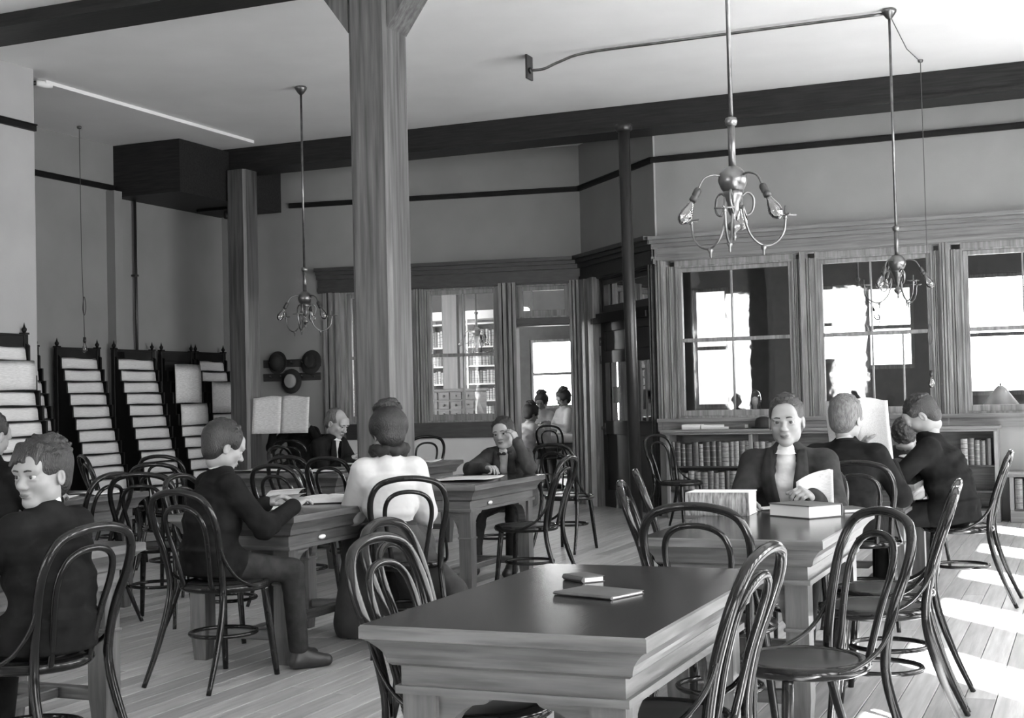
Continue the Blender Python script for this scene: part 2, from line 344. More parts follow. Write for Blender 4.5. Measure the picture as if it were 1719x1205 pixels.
# ---- jog wall with the glazed door
W = JW; JL = W.len
m = MB(); m.box((0, TH, ZT), (JL+.02, 0, ZC), M=W.M); S('wall_jog', m, 'plaster'); rail_on('trim_11', W, -.01, JL+.01)
m = MB(); header(m, W.M, -.03, JL+.05, ZH, ZT); S('trim_12', m, 'darktrim')
ja, jb = W.px(1006, 600)[0], W.px(1096, 600)[0]
m = MB(); casing(m, W.M, 0.0, ja, 0, ZH+.02, steps=4, depth=.1); S('trim_13', m, 'trim')
m = MB(); casing(m, W.M, jb, JL, 0, ZH+.02, steps=3, depth=.06); S('trim_14', m, 'darktrim')
zd = 2.20
m = MB(); m.box((ja, TH, zd), (jb, .05, zd+.11), M=W.M); m.box((ja-.03, .03, zd-.01), (jb+.02, .09, zd+.06), M=W.M); S('trim_15', m, 'rack')
window(W, ja, jb, zd+.11, ZH, mats='door', munt=(0.55,), meet=0.03)
door = MB(); d0, d1 = -.09, -.03; gz0, gz1 = 1.03, 1.72; mid = W.px(1056, 600)[0]
for (p, q, r, t) in ((ja, ja+.10, 0, zd), (jb-.08, jb, 0, zd), (mid-.09, mid+.09, 0, zd), (ja+.1, jb-.08, gz1, gz1+.14), (ja+.1, jb-.08, zd-.1, zd), (ja+.1, jb-.08, gz0-.16, gz0), (ja+.1, jb-.08, 0, .2)): door.box((p, d0, r), (q, d1, t), M=W.M)
dr = S('door_1', door, 'door')
for (p, q) in ((ja+.1, mid-.09), (mid+.09, jb-.08)):
    k = MB(); k.box((p, -.066, gz0), (q, -.060, gz1), M=W.M); k.build('pane', 'pane', dr)
    k = MB(); k.box(((p+q)/2-.006, -.075, gz0), ((p+q)/2+.006, -.05, gz1), M=W.M); k.build('muntin', 'trim', dr)
    for (r, t) in ((.2, gz0-.16), (gz1+.14, zd-.1)):
        k = MB(); k.box((p, -.075, r), (q, -.05, t), M=W.M, bev=.008); k.build('panel', 'door', dr)
k = MB(); hx = ja+.05; k.box((hx-.02, -.03, .86), (hx+.02, -.022, 1.0), M=W.M); k.lathe([(.0, 0), (.016, .004), (.024, .02), (.02, .035), (.0, .042)], 12, M=W.M @ Matrix.Translation((hx, -.022, .94)) @ Matrix.Rotation(-math.pi/2, 4, 'X')); k.build('door_knob', 'brass', dr)
for z in (1.76, 1.98):
    k = MB(); k.tube([(ja+.005, -.02, z-.05), (ja+.005, -.02, z+.05)], .011, 8, M=W.M); k.build('hinge', 'brass', dr)
k = MB(); a, z = W.px(1028, 662); k.box((a-.09, -.058, z-.1), (a+.07, -.055, z+.09), M=W.M); k.build('paper_notice', 'trim', dr, label='grey paper notice stuck on the door glass')
m = MB(); m.box((JL-.03, -.02, 0), (JL+.0, .03, .2), M=W.M); S('baseboard_jog', m, 'darktrim')
# ---- right hand back wall with big sash windows
W = RW
m = MB(); m.box((0, TH, 3.05), (W.len, 0, ZC), M=W.M); m.box((0, TH, 0), (W.len, 0, .92), M=W.M); S('wall_right', m, 'plaster'); rail_on('trim_16', W, -.01, W.len)
m = MB(); header(m, W.M, -.03, W.len, 2.78, 3.05); S('trim_17', m, 'trim_h')
we = [(W.px(1121, 600)[0], W.px(1347, 600)[0]), (W.px(1356, 600)[0], W.px(1582, 600)[0]), (W.px(1600, 600)[0], 4.50), (4.62, 5.95), (6.07, 7.3)]
prev = 0.0; ti = 18
for a, b in we:
    m = MB(); casing(m, W.M, prev, a, .92, 2.79, steps=3 if a-prev > .08 else 1, depth=.05); S('trim_%d' % ti, m, 'trim'); ti += 1; prev = b
m = MB(); casing(m, W.M, prev, W.len, .92, 2.79, steps=1); S('trim_%d' % ti, m, 'trim'); ti += 1
for i, (a, b) in enumerate(we):
    m = MB(); casing(m, W.M, a, a+.10, 1.06, 2.72, d0=-.06, steps=2, depth=.05); casing(m, W.M, b-.07, b, 1.06, 2.72, d0=-.06, steps=2, depth=.05); m.box((a+.1, TH, 2.72), (b-.07, -.01, 2.79), M=W.M); S('trim_%d' % ti, m, 'trim'); ti += 1
    window(W, a+.10, b-.07, 1.06, 2.72, munt=(.47,), low_munt=((.47,), (.47, .76), (.52,), (.5,), (.5,))[i], meet=.51, fr=.045)
m = MB(); m.box((0, TH, .92), (W.len, .05, 1.02), M=W.M); m.box((0, TH, 1.02), (W.len, .09, 1.06), M=W.M); S('trim_%d' % ti, m, 'trim_h'); ti += 1
# ---- right side wall with the daylight windows, wall behind the camera
m = MB(); z0, z1 = WIN_RZ; m.box((XR, YB-.2, 0), (XR+.25, 14.6, z0)); m.box((XR, YB-.2, z1), (XR+.25, 14.6, ZC)); prev = YB-.2
for a, b in WIN_R: m.box((XR, prev, z0), (XR+.25, a, z1)); prev = b
m.box((XR, prev, z0), (XR+.25, 14.6, z1)); S('wall_side', m, 'plaster')
for i, (a, b) in enumerate(WIN_R):
    m = MB(); m.box((XR+.1, a, 2.28), (XR+.14, b, 2.33)); m.box((XR+.1, a, z0), (XR+.14, b, z0+.06)); m.box((XR+.1, a, z1-.06), (XR+.14, b, z1)); m.box((XR+.1, a, z0), (XR+.14, a+.05, z1)); m.box((XR+.1, b-.05, z0), (XR+.14, b, z1)); wn[0] += 1; S('window_%d' % wn[0], m, 'trim')
m = MB(); m.box((-10.7, YB-.2, 0), (XR, YB, z0)); m.box((-10.7, YB-.2, z1), (XR, YB, ZC)); prev = -10.7
for a, b in WIN_B: m.box((prev, YB-.2, z0), (a, YB, z1)); prev = b
m.box((prev, YB-.2, z0), (XR, YB, z1)); S('wall_front', m, 'plaster')
# ---- beams, box girder and columns
m = MB(); m.box((-10.55, 14.02, 4.17), (XR, 14.44, ZC-.002)); m.box((-10.55, 13.99, 4.17), (XR, 14.02, 4.21)); S('beam_back', m, 'beam')
m = MB(); m.box((-10.55, 13.0, 3.80), (-9.605, 15.14, 4.17)); m.box((-10.55, 13.0, 4.17), (-9.605, 13.985, 4.41)); m.box((-10.55, 14.45, 4.17), (-9.605, 15.14, ZC-.002)); bx = S('beam_box', m, 'beam')
m = MB(); m.box((-8.87, 8.32, 4.33), (XR, 8.74, ZC-.002)); m.box((-8.87, 8.29, 4.33), (XR, 8.32, 4.36)); S('beam_front', m, 'beam')
def octo(x0, x1, y0, y1, e): return [(x0+e, y0), (x1-e, y0), (x1, y0+e), (x1, y1-e), (x1-e, y1), (x0+e, y1), (x0, y1-e), (x0, y0+e)]
def column(name, x0, x1, y0, y1, z1, braces):
    m = MB(); m.prism(octo(x0, x1, y0, y1, .03), 0, z1); m.box((x0-.03, y0-.03, 0), (x1+.03, y1+.03, .22), bev=.02); m.box((x0-.012, y0-.012, .22), (x1+.012, y1+.012, .27), bev=.01)
    o = S(name, m, 'colwood')
    if braces:
        for sgn in (-1, 1):
            xa = x0 if sgn < 0 else x1
            k = MB(); k.prism([(xa-sgn*.0, 3.92), (xa+sgn*.30, z1), (xa, z1)], y0+.02, y1-.02, axis='y'); k.build('brace', 'colwood', o)
    return o
column('column_1', -4.745, -4.435, 8.37, 8.70, 4.33, True)
column('column_2', -9.60, -9.33, 13.90, 14.195, 4.168, False)
# ---- rooms behind the glass
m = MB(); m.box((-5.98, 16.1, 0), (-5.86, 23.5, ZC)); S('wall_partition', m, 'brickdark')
def wall_with_windows(name, axis, pos, lo, hi, wins, zc=ZC, mat='brickdark', th=.2):
    m = MB(); prev = lo
    def bx_(a, b, z0, z1):
        if axis == 'y': m.box((a, pos, z0), (b, pos+th, z1))
        else: m.box((pos, a, z0), (pos+th, b, z1))
    for a, b, z0, z1 in wins: bx_(prev, a, 0, zc); bx_(a, b, 0, z0); bx_(a, b, z1, zc); prev = b
    bx_(prev, hi, 0, zc); S(name, m, mat)
    for a, b, z0, z1 in wins:
        wn[0] += 1; k = MB()
        def q(p, r, s, t):
            if axis == 'y': k.box((p, pos+.02, s), (r, pos+.07, t))
            else: k.box((pos+.02, p, s), (pos+.07, r, t))
        zm = (z0+z1)/2
        q(a, a+.05, z0, z1); q(b-.05, b, z0, z1); q(a+.05, b-.05, z0, z0+.06); q(a+.05, b-.05, z1-.05, z1); q(a+.05, b-.05, zm-.025, zm+.025)
        o = S('window_%d' % wn[0], k, 'trim')
        for (s, t) in ((z0+.06, zm-.025), (zm+.025, z1-.05)):
            k = MB(); q(a+.05, b-.05, s, t) if False else None
            if axis == 'y': k.box((a+.05, pos+.043, s), (b-.05, pos+.047, t))
            else: k.box((pos+.043, a+.05, s), (pos+.047, b-.05, t))
            k.build('pane', 'pane_back', o)
        if axis == 'y': portal(((a+b)/2, pos+th+.05, zm), (-math.pi/2, 0, 0), b-a, z1-z0)
        else: portal((pos-.05, (a+b)/2, zm), (0, -math.pi/2, 0), z1-z0, b-a)
YL, YRR = 23.4, 19.4
def wy(x0, x1, y0, y1, Y): p = GY(x0, y1, Y); q = GY(x1, y0, Y); return (p.x, q.x, p.z, q.z)
w1 = wy(892, 962, 568, 686, YL)
wall_with_windows('wall_far_left', 'y', YL, -15.2, -5.86, [w1, (w1[1]+.5, w1[1]+1.5, .9, 2.9)])  # second window is out of view, added to light this room
wall_with_windows('wall_far_side', 'x', -15.2, 15.0, YL, [(16.2, 17.8, .8, 3.4), (18.6, 20.2, .8, 3.4)])  # unseen side windows, added to throw light on the bookshelf
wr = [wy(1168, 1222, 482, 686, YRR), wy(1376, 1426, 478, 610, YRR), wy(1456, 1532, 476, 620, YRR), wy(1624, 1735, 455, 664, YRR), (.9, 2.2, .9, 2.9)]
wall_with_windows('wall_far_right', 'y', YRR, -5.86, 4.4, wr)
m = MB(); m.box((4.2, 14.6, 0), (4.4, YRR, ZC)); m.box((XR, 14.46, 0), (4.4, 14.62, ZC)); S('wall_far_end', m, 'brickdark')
# ================================================================ BENTWOOD CHAIRS
def make_chair():
    t = thing('bentwood_chair', 'x', 'chair', group='bentwood chairs')
    zs = .47
    m = MB(); m.lathe([(.0, zs-.012), (.178, zs-.012), (.182, zs-.004), (.17, zs+.0), (.0, zs-.004)], 28); m.build('seat', 'seat', t)
    m = MB(); m.tube([(.197*math.cos(a), .197*math.sin(a), zs-.016) for a in [2*math.pi*i/32 for i in range(32)]], .021, 8, closed=True); m.build('seat_rim', 'chair', t)
    half = [(.205, -.345, 0), (.190, -.275, .16), (.176, -.215, .34), (.168, -.198, .47), (.178, -.222, .62), (.197, -.262, .745), (.190, -.292, .83), (.150, -.312, .89), (.075, -.322, .915)]
    path = sm(half+[(0, -.324, .921)]+[(-x, y, z) for x, y, z in reversed(half)], 4)
    m = MB(); m.tube(path, [.0165 if p.z > .3 else .0165-.005*(1-p.z/.3) for p in path], 8); m.build('back_frame', 'chair', t)
    half = [(.088, -.186, .455), (.092, -.203, .52), (.108, -.228, .63), (.122, -.258, .73), (.110, -.282, .80), (.068, -.296, .838)]
    m = MB(); m.tube(sm(half+[(0, -.300, .85)]+[(-x, y, z) for x, y, z in reversed(half)], 4), .012, 8); m.build('inner_hoop', 'chair', t)
    for sx_ in (-1, 1):
        m = MB(); p = [(sx_*.135, .128, zs-.03), (sx_*.142, .135, .36), (sx_*.153, .15, .2), (sx_*.168, .172, 0)]
        m.tube(sm(p, 3), [.018, .0185, .019, .0195, .019, .018, .017, .016, .015, .0135], 8); m.build('leg', 'chair', t)
        m = MB(); m.tube(sm([(sx_*.188, -.245, .69), (sx_*.196, -.215, .60), (sx_*.208, -.15, .515), (sx_*.214, -.06, .468), (sx_*.208, .0, .458)], 4), .0085, 6); m.build('brace', 'chair', t)
    m = MB(); m.tube([(.158*math.cos(a), -.018+.158*math.sin(a)*1.02, .225) for a in [2*math.pi*i/28 for i in range(28)]], .0105, 7, closed=True); m.build('leg_ring', 'chair', t)
    return t
chair0 = make_chair(); used = [0]
def chair(x, y, fx, fy, label, top=True, dz=0):
    """x, y: where the top of the back stands; (fx, fy): the way the seat faces"""
    l = math.hypot(fx, fy); fx, fy = fx/l, fy/l
    o = chair0 if not used[0] else copy_tree(chair0); used[0] = 1
    o.location = (x+fx*.30, y+fy*.30, 0); o.rotation_euler = (0, 0, face_rz(fx, fy)); o['label'] = label; return o
CH = [
 (-2.16, 4.02, 1, .05, 'bentwood chair left of the empty front table, the farther of two'),
 (-1.93, 3.55, 1, -.02, 'bentwood chair tucked left of the empty front table, the nearer of two'),
 (-.80, 3.50, -1, .06, 'bentwood chair tucked against the right side of the empty front table'),
 (-1.33, 4.77, .02, 1, 'bentwood chair with its back to us at the near end of the book-strewn table'),
 (-1.98, 5.97, .95, .25, 'empty bentwood chair left of the book-strewn table, nearer of two'),
 (-2.20, 6.88, .95, .3, 'empty bentwood chair left of the book-strewn table, farther of two'),
 (-.66, 4.60, -.75, -.66, 'empty bentwood chair turned towards us at the lower right'),
 (-.53, 5.60, -1, -.10, 'bentwood chair right of the book-strewn table, nearer of two'),
 (-.56, 6.07, -1, -.03, 'bentwood chair right of the book-strewn table, farther of two'),
 (-.50, 8.90, -1, .02, 'bentwood chair under the man bowed over his reading at the right'),
 (-2.0, 13.3, .3, -1, 'distant empty bentwood chair before the bookcase behind the bowed man'),
 (-4.02, 13.15, .9, -.42, 'bentwood chair standing beside the iron pipe and the bookcase'),
 (-3.24, 8.55, -1, -.03, 'empty bentwood chair right of the resting boy\'s table'),
 (-6.85, 13.7, .2, -1, 'far bentwood chair below the window sill behind the pillar'),
 (-7.42, 13.75, .1, -1, 'far bentwood chair half hidden by the pillar below the sill'),
 (-8.05, 12.75, -.1, 1, 'far bentwood chair in front of the raised newspaper'),
 (-5.62, 8.88, .1, 1, 'bentwood chair at the middle left table, just right of the reading boy'),
 (-4.93, 7.62, .12, 1, 'bentwood chair with its back to us behind the reading boy\'s open book'),
 (-5.12, 8.62, .1, 1, 'bentwood chair behind the large open atlas, left of the pillar'),
 (-5.27, 6.70, -.35, 1, 'large empty bentwood chair in the gap between the blurred boy and reading boy'),
 (-6.05, 7.85, -.25, 1, 'empty bentwood chair behind the large chair left of the reading boy'),
 (-7.0, 9.15, -.2, 1, 'small distant bentwood chair before the newspaper racks'),
 (-5.50, 6.72, -1, 0, 'bentwood chair beside the blurred boy\'s head facing the left table'),
 (-4.86, 6.55, 1, .1, 'bentwood chair half hidden behind the back of the reading boy'),
 (-3.95, 5.30, .14, 1, 'bentwood chair on which the boy reading a pamphlet sits'),
 (-3.13, 3.72, -1, .08, 'bentwood chair of the blurred boy at the lower left'),
 (-3.28, 6.33, -.52, .86, 'bentwood chair on which the woman in the white blouse sits'),
 (-1.22, 7.72, -.05, 1, 'bentwood chair of the man holding up a newspaper'),
 (-1.40, 7.28, .02, -1, 'bentwood chair of the man who looks at us'),
 (-4.46, 10.28, .22, -1, 'bentwood chair of the boy who props his head'),
 (-4.24, 10.85, .1, 1, 'dark empty bentwood chair behind the boy who props his head'),
 (-7.02, 10.95, 1, 0, 'bentwood chair of the balding man in black at the left of the pillar'),
 (-8.85, 14.78, .05, -1, 'bentwood chair of the person behind the raised newspaper'),
 (-1.22, 10.55, 0, -1, 'bentwood chair of the man slumped on the right table'),
 (-5.62, 5.55, .05, 1, 'bentwood chair of the dark figure at the left edge'),
 (-7.9, 9.3, .6, .8, 'distant bentwood chair behind the blurred boy\'s head'),
]
for c_ in CH: chair(*c_)

# ================================================================ TABLES
def make_table(w, L):
    t = thing('reading_table', 'x', 'table', group='oak reading tables'); H = .76
    def stack(levels, name, mats):
        m = MB(); vs = []; fs = []
        for z, e in levels: vs += [(-w/2+e, -L/2+e, z), (w/2-e, -L/2+e, z), (w/2-e, L/2-e, z), (-w/2+e, L/2-e, z)]
        n = len(levels)
        for i in range(n-1):
            for k in range(4): fs.append((i*4+k, i*4+(k+1) % 4, i*4+4+(k+1) % 4, i*4+4+k))
        fs += [(3, 2, 1, 0), (n*4-4, n*4-3, n*4-2, n*4-1)]; m.add(vs, fs)
        for i in range(len(m.f)): m.m[i] = 0
        m.m[-1] = 1; return m.build(name, mats, t)
    stack([(.652, .062), (.660, .052), (.672, .050), (.684, .046), (.700, .034), (.716, .018), (.724, .006), (.726, .0), (.755, .0), (H, .004)], 'table_top', ['tside', 'ttop'])
    ins = .078; lw = .092
    m = MB(); x, y = w/2-ins, L/2-ins
    for a, b in (((-x, -y, .585), (x, -y+.03, .652)), ((-x, y-.03, .585), (x, y, .652)), ((-x, -y+.03, .585), (-x+.03, y-.03, .652)), ((x-.03, -y+.03, .585), (x, y-.03, .652))): m.box(a, b)
    for a, b in (((-x-.012, -y-.012, .58), (x+.012, -y, .60)), ((-x-.012, y, .58), (x+.012, y+.012, .60)), ((-x-.012, -y, .58), (-x, y, .60)), ((x, -y, .58), (x+.012, y, .60))): m.box(a, b)
    m.build('apron', 'tside', t)
    for sx_ in (-1, 1):
        for sy_ in (-1, 1):
            cx, cy = sx_*(x-lw/2-.002), sy_*(y-lw/2-.002); h = lw/2
            m = MB(); vs = []; fs = []
            for z, e in ((0, .012), (.10, .004), (.14, 0), (.584, 0)): vs += [(cx-h+e, cy-h+e, z), (cx+h-e, cy-h+e, z), (cx+h-e, cy+h-e, z), (cx-h+e, cy+h-e, z)]
            for i in range(3):
                for k in range(4): fs.append((i*4+k, i*4+(k+1) % 4, i*4+4+(k+1) % 4, i*4+4+k))
            fs += [(3, 2, 1, 0), (12, 13, 14, 15)]; m.add(vs, fs); lg = m.build('leg', 'tleg', t)
            m = MB(); m.box((cx-h-.008, cy-h-.008, .40), (cx+h+.008, cy+h+.008, .414), bev=.004); m.build('collar', 'tside', lg)
            def br(a):       # curved bracket profile in (along, z)
                pts = [(0, .583), (.15, .583), (.135, .565)]
                for q in range(7):
                    an = math.pi/2*q/6; pts.append((.125-.115*math.sin(an)*.95, .56-.12*(1-math.cos(an))))
                pts += [(0, .42)]; return pts
            m = MB(); m.prism([(cx-sx_*h-sx_*p, z) for p, z in br(0)], cy-.028, cy+.028, axis='y'); m.build('bracket', 'tside', t)
            m = MB(); m.prism([(cy-sy_*h-sy_*p, z) for p, z in br(0)], cx-.028, cx+.028, axis='x'); m.build('bracket', 'tside', t)
    for sy_ in (-1, 1):
        yy = sy_*(y-lw/2); m = MB(); m.box((-x+lw, yy-.025, .12), (x-lw, yy+.025, .17), bev=.005); m.build('stretcher', 'tside', t)
    m = MB(); m.box((-.03, -y+lw/2+.025, .125), (.03, y-lw/2-.025, .165), bev=.005); m.build('stretcher', 'tside', t)
    m = MB(); m.lathe([(.0, 0), (.02, .002), (.022, .012), (.012, .02), (.0, .022)], 10, M=Matrix.Translation((x+.0, -y+.32, .62)) @ Matrix.Rotation(math.pi/2, 4, 'Y'), sx=.6, sy=1.6); DP.append(m.mesh('drawer_pull', 'white')); return t
DP = []
tb0 = make_table(.75, 1.30); tu = [0]
def table(x0, x1, y0, y1, label, along='y'):
    o = tb0 if not tu[0] else copy_tree(tb0); tu[0] = 1
    o.location = ((x0+x1)/2, (y0+y1)/2, 0); o['label'] = label
    if along == 'y': o.scale = ((x1-x0)/.75, (y1-y0)/1.30, 1)
    else: o.rotation_euler = (0, 0, math.pi/2); o.scale = ((y1-y0)/.75, (x1-x0)/1.30, 1)
    return o
T1 = (-1.72, -.965, 3.03, 4.32); T2 = (-1.67, -.95, 5.18, 6.50); T3 = (-4.45, -3.68, 5.86, 7.12); T4 = (-4.42, -3.72, 8.12, 9.36)
T5 = (-4.40, -3.66, 3.40, 4.68); T6 = (-6.60, -5.85, 6.25, 7.52); T7 = (-6.75, -5.50, 9.42, 10.12); T8 = (-6.20, -5.45, 10.42, 11.65); T9 = (-1.72, -.98, 8.30, 9.58)
table(*T1, 'empty dark-topped oak reading table in the centre foreground')
table(*T2, 'oak reading table with thick books before the man looking at us')
t3_ = table(*T3, 'oak reading table shared by the reading boy and the woman in white')
t4_ = table(*T4, 'oak reading table under the arms of the boy propping his head')
table(*T5, 'oak reading table beside the blurred boy at the lower left')
table(*T6, 'oak reading table strewn with papers behind the blurred boy')
table(*T7, 'oak reading table with white sheets between the chairs left of the pillar', along='x')
table(*T8, 'far oak reading table behind the pillar, below the sill')
table(*T9, 'oak reading table on which the bowed man at the right leans')

for q_ in (t3_, t4_):
    k_ = bpy.data.objects.new('drawer_pull', DP[0]); COL.objects.link(k_); k_.parent = q_
# ================================================================ NEWSPAPER RACKS
ORD = ['top', 'second', 'third', 'fourth', 'fifth', 'sixth', 'seventh', 'eighth', 'ninth', 'tenth', 'eleventh', 'twelfth', 'thirteenth']
def rack(xw, y0, y1, label, rows, n=12, zt=2.0):
    """rack against the wall x = xw, stepping out towards +x; rows: which steps hold papers and how tall"""
    t = thing('newspaper_rack', label, 'rack', (xw, 0, 0), group='newspaper racks along the left wall')
    X0 = .06; stp = .038; rh = .135; zt0 = zt-.10
    for y in (y0, y1):
        m = MB(); m.box((X0-.05, y-.025, 0), (X0, y+.025, zt), bev=.004); m.box((X0-.056, y-.031, zt), (X0+.006, y+.031, zt+.018)); p = m.build('post', 'rack', t)
        m = MB(); m.lathe([(.012, 0), (.022, .02), (.024, .035), (.012, .05), (.009, .06), (.0, .095)], 10, c=(X0-.025, y, zt+.018)); m.build('finial', 'rack', p)
    m = MB(); m.box((X0-.045, y0+.025, zt-.12), (X0-.01, y1-.025, zt-.01), bev=.004); m.box((X0-.052, y0+.025, zt-.012), (X0-.004, y1-.025, zt+.006)); m.build('top_rail', 'rack', t)
    poly = [(X0, zt0+.02)]
    for i in range(n): poly += [(X0+.03+stp*i, zt0-rh*i), (X0+.03+stp*i, zt0-rh*(i+1))]
    poly += [(X0+.03+stp*(n-1), 0), (X0, 0)]
    for y in (y0-.012, y1-.012):
        m = MB(); m.prism(poly, y, y+.024, axis='y'); m.build('side_panel', 'rack', t)
    for i in range(n):
        z = zt0-rh*(i+1); m = MB(); m.box((X0+stp*i-.03, y0+.012, z-.008), (X0+.045+stp*i, y1-.012, z+.003), bev=.003); m.build('ledge', 'rack', t)
    m = MB(); m.box((X0-.04, y0+.025, .1), (X0-.03, y1-.025, zt-.12)); m.build('back_panel', 'rack', t)
    return t, X0, stp, rh, zt0
def rack_paper(xw, X0, stp, rh, zt0, y0, y1, i, tall, label, off0=.03, off1=.02):
    """a folded newspaper standing on ledge i, 'tall' steps high"""
    zb = zt0-rh*(i+1)+.005; h = rh*tall-.012; lean = .012*tall
    xb = xw+X0+.012+stp*i; r = random.Random(int(y0*100)+i)
    a0, a1 = y0+off0+r.uniform(0, .02), y1-off1-r.uniform(0, .03)
    def fn(u, v):
        if v < .5: q = v*2; s = 0
        else: q = 2-v*2; s = 1
        zz = zb+h*q; return (xb+(.038 if tall > 1 else 0)-(lean*q if tall <= 1 else .004*q)+(.0 if s == 0 else -.012)+.004*math.sin(u*7+i), a0+(a1-a0)*u+r.uniform(-.0015, .0015), zz+.003*math.sin(u*5+i*2))
    m = MB(); m.grid(fn, 7, 9, th=.0025)
    o = m.build('newspaper', 'news'); o['label'] = label; o['category'] = 'newspaper'; o['group'] = 'newspapers in the racks'
    return o
RACKS = [
 (-8.87, 8.98, 9.63, 'large newspaper rack at the left edge against the bright wall', 'leftmost rack', [(0, 1.0), (2, 2.0)]+[(i, 1.0) for i in range(3, 12)]),
 (-10.48, 10.90, 11.55, 'newspaper rack mostly hidden behind the leftmost rack', 'rack mostly hidden behind the leftmost one', [(i, 1.0) for i in range(0, 9)]),
 (-10.48, 11.88, 12.54, 'tall newspaper rack full of papers below the hanging bulb', 'rack below the hanging bulb', [(i, 1.0) for i in range(0, 12)]),
 (-10.48, 12.83, 13.53, 'tall newspaper rack in the middle of the row by the left wall', 'middle rack', [(i, 1.0) for i in range(0, 12)]),
 (-10.48, 13.71, 14.31, 'newspaper rack with one large hanging page, near the far pillar', 'rack with the large hanging page', [(3, 3.6), (5, 2.0)]+[(i, 1.0) for i in range(6, 11)]),
 (-10.48, 14.40, 15.0, 'newspaper rack partly behind the far pillar', 'rack partly behind the far pillar', [(0, 1.0), (1, 1.0), (4, 3.0)]+[(i, 1.0) for i in range(5, 10)]),
]
for xw, y0, y1, lab, short, rows in RACKS:
    t, *pr = rack(xw, y0, y1, lab, rows)
    for k, (i, tall) in enumerate(rows):
        rack_paper(xw, *pr, y0, y1, i, tall, ('%s newspaper from the top in the %s' % (ORD[k], short)) if k else 'topmost newspaper in the %s' % short)

# ================================================================ CHANDELIERS
def make_chandelier():
    t = thing('chandelier', 'x', 'chandelier', group='combined gas and electric chandeliers'); zs = -2.10
    m = MB(); m.lathe([(.0, -.085), (.014, -.085), (.03, -.07), (.058, -.03), (.062, -.012), (.05, 0)], 16); m.build('canopy', 'brass', t)
    m = MB(); m.tube([(0, 0, -.07), (0, 0, -1.8)], .0115, 8); m.build('rod', 'brass', t)
    m = MB(); m.lathe([(.012, -1.835), (.026, -1.83), (.031, -1.81), (.026, -1.795), (.012, -1.79)], 14); m.build('collar', 'brass', t)
    m = MB(); m.tube([(0, 0, -1.8), (0, 0, zs+.06)], .0175, 10); m.build('sleeve', 'brass', t)
    m = MB(); m.lathe([(.0, zs-.068), (.03, zs-.064), (.056, zs-.042), (.068, zs-.012), (.071, zs+.005), (.062, zs+.035), (.04, zs+.06), (.018, zs+.07)], 20); m.build('globe', 'brass', t)
    m = MB(); m.lathe([(.0, zs-.295), (.006, zs-.288), (.012, zs-.27), (.006, zs-.262), (.012, zs-.25), (.03, zs-.235), (.033, zs-.215), (.012, zs-.195), (.008, zs-.18), (.02, zs-.165), (.028, zs-.14), (.03, zs-.11), (.045, zs-.075), (.052, zs-.055), (.0, zs-.05)], 16); m.build('stem', 'brass', t)
    for k in range(3):
        A = Matrix.Rotation(math.radians(95+120*k), 4, 'Z'); P = lambda r, z: A @ Vector((r, 0, zs+z))
        m = MB(); m.tube(sm([P(.06, .02), P(.10, .026), P(.15, .005), P(.18, -.05)], 4), .006, 6); a = m.build('electric_arm', 'brass', t)
        d = (P(.27, -.215)-P(.18, -.05)).normalized(); p0 = P(.18, -.05)
        R = d.to_track_quat('Z', 'Y').to_matrix().to_4x4(); Mx = Matrix.Translation(p0) @ R
        m = MB(); m.lathe([(.0, -.01), (.014, -.01), (.019, .0), (.019, .03), (.016, .035), (.019, .04), (.019, .058), (.0, .06)], 12, M=Mx); m.build('socket', 'socket', a)
        m = MB(); m.lathe([(.013, .058), (.014, .075), (.024, .10), (.033, .13), (.034, .15), (.026, .172), (.012, .184), (.0, .188)], 14, M=Mx); m.build('bulb', 'bulb', a)
        A2 = Matrix.Rotation(math.radians(155+120*k), 4, 'Z'); Q = lambda r, z: A2 @ Vector((r, 0, zs+z))
        m = MB(); m.tube(sm([Q(.045, -.075), Q(.075, -.055), Q(.105, -.085), (A2 @ Vector((.10, .008, zs-.145))), (A2 @ Vector((.068, .01, zs-.165))), (A2 @ Vector((.052, .006, zs-.12))), Q(.052, -.17), Q(.085, -.265), Q(.15, -.315), Q(.215, -.30), Q(.258, -.245), Q(.268, -.17)], 4), .0062, 6); g = m.build('gas_arm', 'brass', t)
        m = MB(); m.tube([Q(.268, -.185), Q(.268, -.17), Q(.268, -.12)], [.012, .006, .005], 6); m.tube([Q(.215, -.165), Q(.325, -.165)], .0045, 6); m.tube([A2 @ Vector((.268, -.05, zs-.165)), A2 @ Vector((.268, .05, zs-.165))], .0045, 6); m.build('burner', 'brass', g)
        m = MB(); m.lathe([(.0, -.365), (.006, -.36), (.006, -.34), (.013, -.33), (.013, -.315), (.0, -.31)], 8, c=A2 @ Vector((.15, 0, zs))); m.build('valve', 'brass', g)
    return t
ch0 = make_chandelier()
for k, (x, y, rz, lab) in enumerate((( -1.575, 6.52, 0.0, 'large brass chandelier hanging nearest, over the book-strewn table'), (-1.443, 11.55, .5, 'brass chandelier with pale rod before the right windows'), (-7.10, 11.59, .2, 'small distant brass chandelier left of the central pillar'))):
    o = ch0 if k == 0 else copy_tree(ch0); o.location = (x, y, ZC); o.rotation_euler = (0, 0, rz); o['label'] = lab
t = thing('gas_pipe', 'thin brass gas pipe running along the ceiling to the right chandelier', 'pipe', (0, 0, 0))
m = MB(); y = 11.57; m.tube(sm([(-1.47, y, ZC-.03), (-2.4, y, ZC-.028), (-3.4, y, ZC-.03), (-4.1, y, ZC-.035), (-4.35, y-.02, ZC-.09), (-4.5, y-.03, ZC-.14), (-4.62, y-.03, ZC-.14)], 5), .013, 8); m.build('pipe', 'brass', t)
